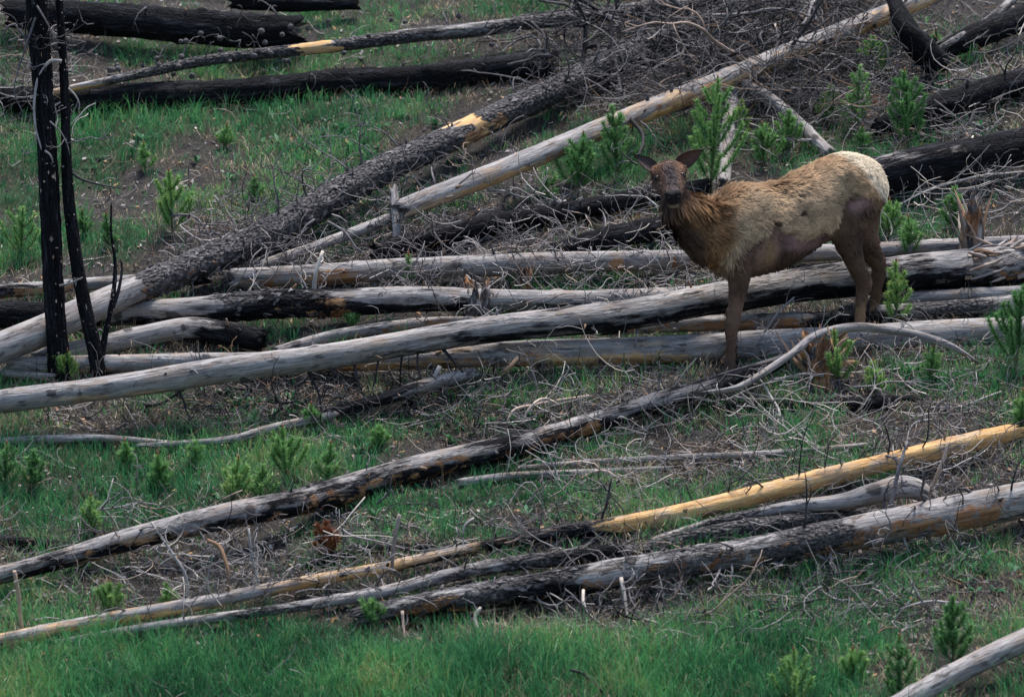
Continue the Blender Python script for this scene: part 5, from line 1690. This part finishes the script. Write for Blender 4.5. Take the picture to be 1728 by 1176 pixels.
        face = face + (np.array([.055, .042, .042]) - face) * np.clip(smooth(.055, .02, np.abs(hd[:, 1])) * smooth(-.02, .06, hd[:, 0]), 0, 1)[:, None]
        br = np.exp(-(((np.abs(hd[:, 1]) - .085) / .03) ** 2 + ((hd[:, 0] - .0) / .045) ** 2)) * smooth(.0, .04, hd[:, 2])
        face = face + (np.array([.22, .11, .066]) - face) * (br * .9)[:, None]
        face = face + (np.array([.05, .035, .03]) - face) * (smooth(-.02, -.1, hd[:, 0]) * smooth(.03, .08, hd[:, 2]))[:, None]
        er = np.exp(-(((np.abs(hd[:, 1]) - .092) / .022) ** 2 + ((hd[:, 2] - .032) / .02) ** 2)) * smooth(.0, .04, hd[:, 0]) * smooth(.13, .1, hd[:, 0])
        face = face + (np.array([.02, .014, .012]) - face) * np.clip(er * 1.2, 0, 1)[:, None]
        nose = smooth(.265, .29, hd[:, 0]) * smooth(-.075, -.055, hd[:, 2])
        face = face + (np.array([.012, .010, .011]) - face) * nose[:, None]
        mouth = np.exp(-((hd[:, 2] + .074) / .010) ** 2) * smooth(.2, .24, hd[:, 0])
        face = face + (np.array([.015, .010, .010]) - face) * mouth[:, None]
        chin = smooth(-.082, -.096, hd[:, 2]) * smooth(.21, .25, hd[:, 0])
        face = face + (np.array([.24, .185, .135]) - face) * (chin * smooth(.06, .035, np.abs(hd[:, 1] - .008)) * 1.0)[:, None]
        c = c + (face - c) * hm[:, None]
        return np.clip(c, .004, .9), fur, rump, nk * (1 - hm), hm, bl

    col, fur, rump, nk, hm, bl = coat(V)
    # shaggy lumps under the coat
    hair_amt = np.clip(fur * (1 - hm) + nk, 0, 1)
    V = V + NR * ((fbm(V[:, 0] * 14, V[:, 1] * 14, V[:, 2] * 14, 2) - .5) * (.016 + .02 * nk) * hair_amt)[:, None]

    bu, bv = body_uv(V)
    for gx, gy, gr, ga in ((1246, 372, 22, .022), (1278, 405, 18, -.022), (1388, 338, 15, -.028), (1402, 290, 12, .016), (1372, 300, 18, -.016), (1440, 335, 22, .014), (1300, 330, 26, -.01), (1330, 390, 26, .01), (1215, 385, 14, -.015), (1228, 432, 12, .012)):
        V = V + NR * (ga * np.exp(-(((bu - gx) / gr) ** 2 + ((bv - gy) / gr) ** 2)) * smooth(.02, .1, np.abs((V - X0) @ nl)))[:, None]
    body = MB()
    body.add(V, Q, coat=col)

    # ears: cupped leaves, in the same mesh as the body
    def ear(root, tip, face_n, wid, inner):
        n, k = 14, 9
        ax = tip - root
        side = norm(np.cross(ax, face_n))
        fn = norm(np.cross(side, ax))
        v, cc = [], []
        for back in (0, 1):
            for i in range(n):
                s_ = i / (n - 1)
                w_ = wid * (math.sin(min(1, s_ * 1.02 + .10) ** .72 * math.pi) ** .75 * .95 + .12 * (1 - s_))
                for j in range(k):
                    x = -1 + 2 * j / (k - 1)
                    p = root + ax * s_ + side * w_ * x - fn * (.5 * wid * (1 - x * x) * (1 - s_ * .5)) - fn * back * .006
                    v.append(p)
                    e = abs(x) ** 3
                    cc.append(np.array([.05, .035, .03]) if back else np.array(inner) * (1 - .6 * e) + np.array([.03, .02, .018]) * .6 * e)
        q = []
        for back in (0, 1):
            o_ = back * n * k
            for i in range(n - 1):
                for j in range(k - 1):
                    a = o_ + i * k + j
                    q.append((a, a + 1, a + k + 1, a + k) if not back else (a, a + k, a + k + 1, a + 1))
        for i in range(n - 1):
            for j in (0, k - 1):
                a, b = i * k + j, n * k + i * k + j
                q.append((a, a + k, b + k, b))
        body.add(v, q, coat=np.array(cc))
    earR = HP(-.07, .075, .055)
    tipR = hc + np.array([60 * K, .01, 50 * K])
    ear(earR, tipR, np.array([.35, -1, -.1]), .056, [.12, .066, .054])
    earL = HP(-.07, -.08, .05)
    tipL = hc + np.array([-60 * K, .04, 40 * K])
    ear(earL, tipL, np.array([-.1, -.75, .8]), .05, [.055, .04, .037])
    root = empty('elk', foot)
    tag(root, 'shaggy moulting cow elk with a cream rump standing among the logs and facing the viewer', 'elk')
    child('body', body, HIDE, root)

    # eyes and nostrils
    for sg in (-1, 1):
        e = MB()
        c0 = HP(.070, sg * .088, .034)
        th = np.linspace(0, math.pi, 9)
        e.tube(np.array([c0 + norm(hx * sg + hf * .5) * .0 + hu * (math.cos(a) * .017) for a in th]), np.maximum(.019 * np.sin(th), .0005), 12)
        child('eye', e, EYE, root)
        nn = MB()
        c1 = HP(.326, sg * .030, -.030)
        nn.tube(np.array([c1 - hx * sg * .008 - hu * .006, c1, c1 + hx * sg * .011 + hu * .007]), [.002, .0065, .002], 8)
        child('nostril', nn, EYE, root)

    # --- fur: tufted hair blades over the coat
    rng = np.random.default_rng(77)
    P4 = V[Q]
    area = .5 * np.linalg.norm(np.cross(P4[:, 2] - P4[:, 0], P4[:, 3] - P4[:, 1]), axis=1)

    def grow(w_face, count, per, length, width, jitter, lift, shade, name, clump):
        pr = area * w_face
        pr /= pr.sum()
        fi = rng.choice(len(Q), count, p=pr)
        ab = rng.random((count, 2))
        p = (P4[fi, 0] * ((1 - ab[:, :1]) * (1 - ab[:, 1:])) + P4[fi, 1] * (ab[:, :1] * (1 - ab[:, 1:])) + P4[fi, 2] * (ab[:, :1] * ab[:, 1:]) + P4[fi, 3] * ((1 - ab[:, :1]) * ab[:, 1:]))
        nrm = NR[Q[fi, 0]]
        u, v = body_uv(p)
        hd = (p - hc) @ hf
        # hair lies back along the body and down; down the neck; down the rump
        back = -f[None] * np.ones((count, 1))
        down = np.array([[0, 0, -1.0]])
        wdn = smooth(1240, 1190, u) * .9 + smooth(1410, 1450, u) * 1.2 + smooth(380, 460, v) * 1.5 + .35
        d = back * (1.0 - .35 * smooth(1230, 1180, u))[:, None] + down * wdn[:, None]
        ang = (fbm(p[:, 0] * 7, p[:, 1] * 7, p[:, 2] * 7, 2) - .5) * 3.0
        tn = np.cross(nrm, d)
        d = d * np.cos(ang)[:, None] + tn * np.sin(ang)[:, None]
        d = d - (d * nrm).sum(1)[:, None] * nrm
        d /= np.linalg.norm(d, axis=1)[:, None] + 1e-9
        L0 = rng.uniform(*length, count)
        top = smooth(40, 6, v - np.interp(u, [1200, 1240, 1290, 1330, 1360, 1390, 1411, 1500], [336, 303, 302, 289, 272, 260, 253, 300])) * smooth(1400, 1340, u)
        L0 = L0 * (1 + .7 * top * rng.random(count))
        liftv = lift + .45 * top
        tip = p + d * L0[:, None] + nrm * (L0 * liftv)[:, None]
        cbase = coat(p)[0]
        idx = np.repeat(np.arange(count), per)
        M = len(idx)
        jit = rng.normal(0, clump, (M, 3))
        jit -= (jit * nrm[idx]).sum(1)[:, None] * nrm[idx]
        b = p[idx] + jit
        t = tip[idx] + rng.normal(0, clump * .45, (M, 3)) + d[idx] * rng.normal(0, .006, M)[:, None]
        md_ = (b + t) / 2 + nrm[idx] * (L0[idx] * .13)[:, None]
        sv = np.cross(t - b, nrm[idx])
        sv /= np.linalg.norm(sv, axis=1)[:, None] + 1e-9
        sv = sv * (rng.uniform(*width, M) / 2)[:, None]
        vv = np.stack([b - sv * .8 - nrm[idx] * .004, b + sv * .8 - nrm[idx] * .004, md_ - sv, md_ + sv, t], 1).reshape(-1, 3)
        o5 = np.arange(M)[:, None] * 5
        br = np.clip(rng.normal(1.0, .14, count)[idx] + rng.normal(0, .1, M) + ((fbm(p[:, 0] * 16, p[:, 1] * 16, p[:, 2] * 16, 2) - .5) * .7)[idx], .4, 1.7)
        cc = cbase[idx] * br[:, None] * shade
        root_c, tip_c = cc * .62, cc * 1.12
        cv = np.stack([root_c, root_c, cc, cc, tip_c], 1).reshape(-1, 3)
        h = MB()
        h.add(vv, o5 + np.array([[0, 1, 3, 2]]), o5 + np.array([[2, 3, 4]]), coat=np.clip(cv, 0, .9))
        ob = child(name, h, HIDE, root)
        ob['kind'] = 'stuff'
    ff = lambda a: a[Q].mean(1)
    grow(ff(np.clip(fur * (1 - rump) * (1 - hm) * (1 - nk), 0, 1)) + 1e-9, 12000, 6, (.026, .048), (.002, .0042), .01, .22, 1.0, 'coat_fur', .006)
    grow(ff(np.clip(nk, 0, 1)) + 1e-9, 4200, 7, (.045, .085), (.002, .0045), .01, .34, 1.0, 'neck_mane', .007)
    grow(ff(rump) + 1e-9, 4500, 6, (.018, .03), (.002, .0035), .01, .35, 1.0, 'rump_fur', .008)
    grow(ff(np.clip(bl, 0, 1) * (1 - fur)) + 1e-9, 700, 6, (.03, .055), (.003, .006), .01, .15, 1.0, 'belly_fringe', .007)
    grow(ff(np.clip(1 - fur - rump - nk * 2, 0, 1) * (1 - hm)) + 1e-9, 4000, 4, (.012, .022), (.002, .004), .01, .1, 1.05, 'short_hair', .006)
    grow(ff(hm * (1 - smooth(.2, .27, (V - hc) @ hf))) + 1e-9, 2600, 4, (.007, .014), (.0015, .003), .01, .12, 1.05, 'face_hair', .004)


elk()
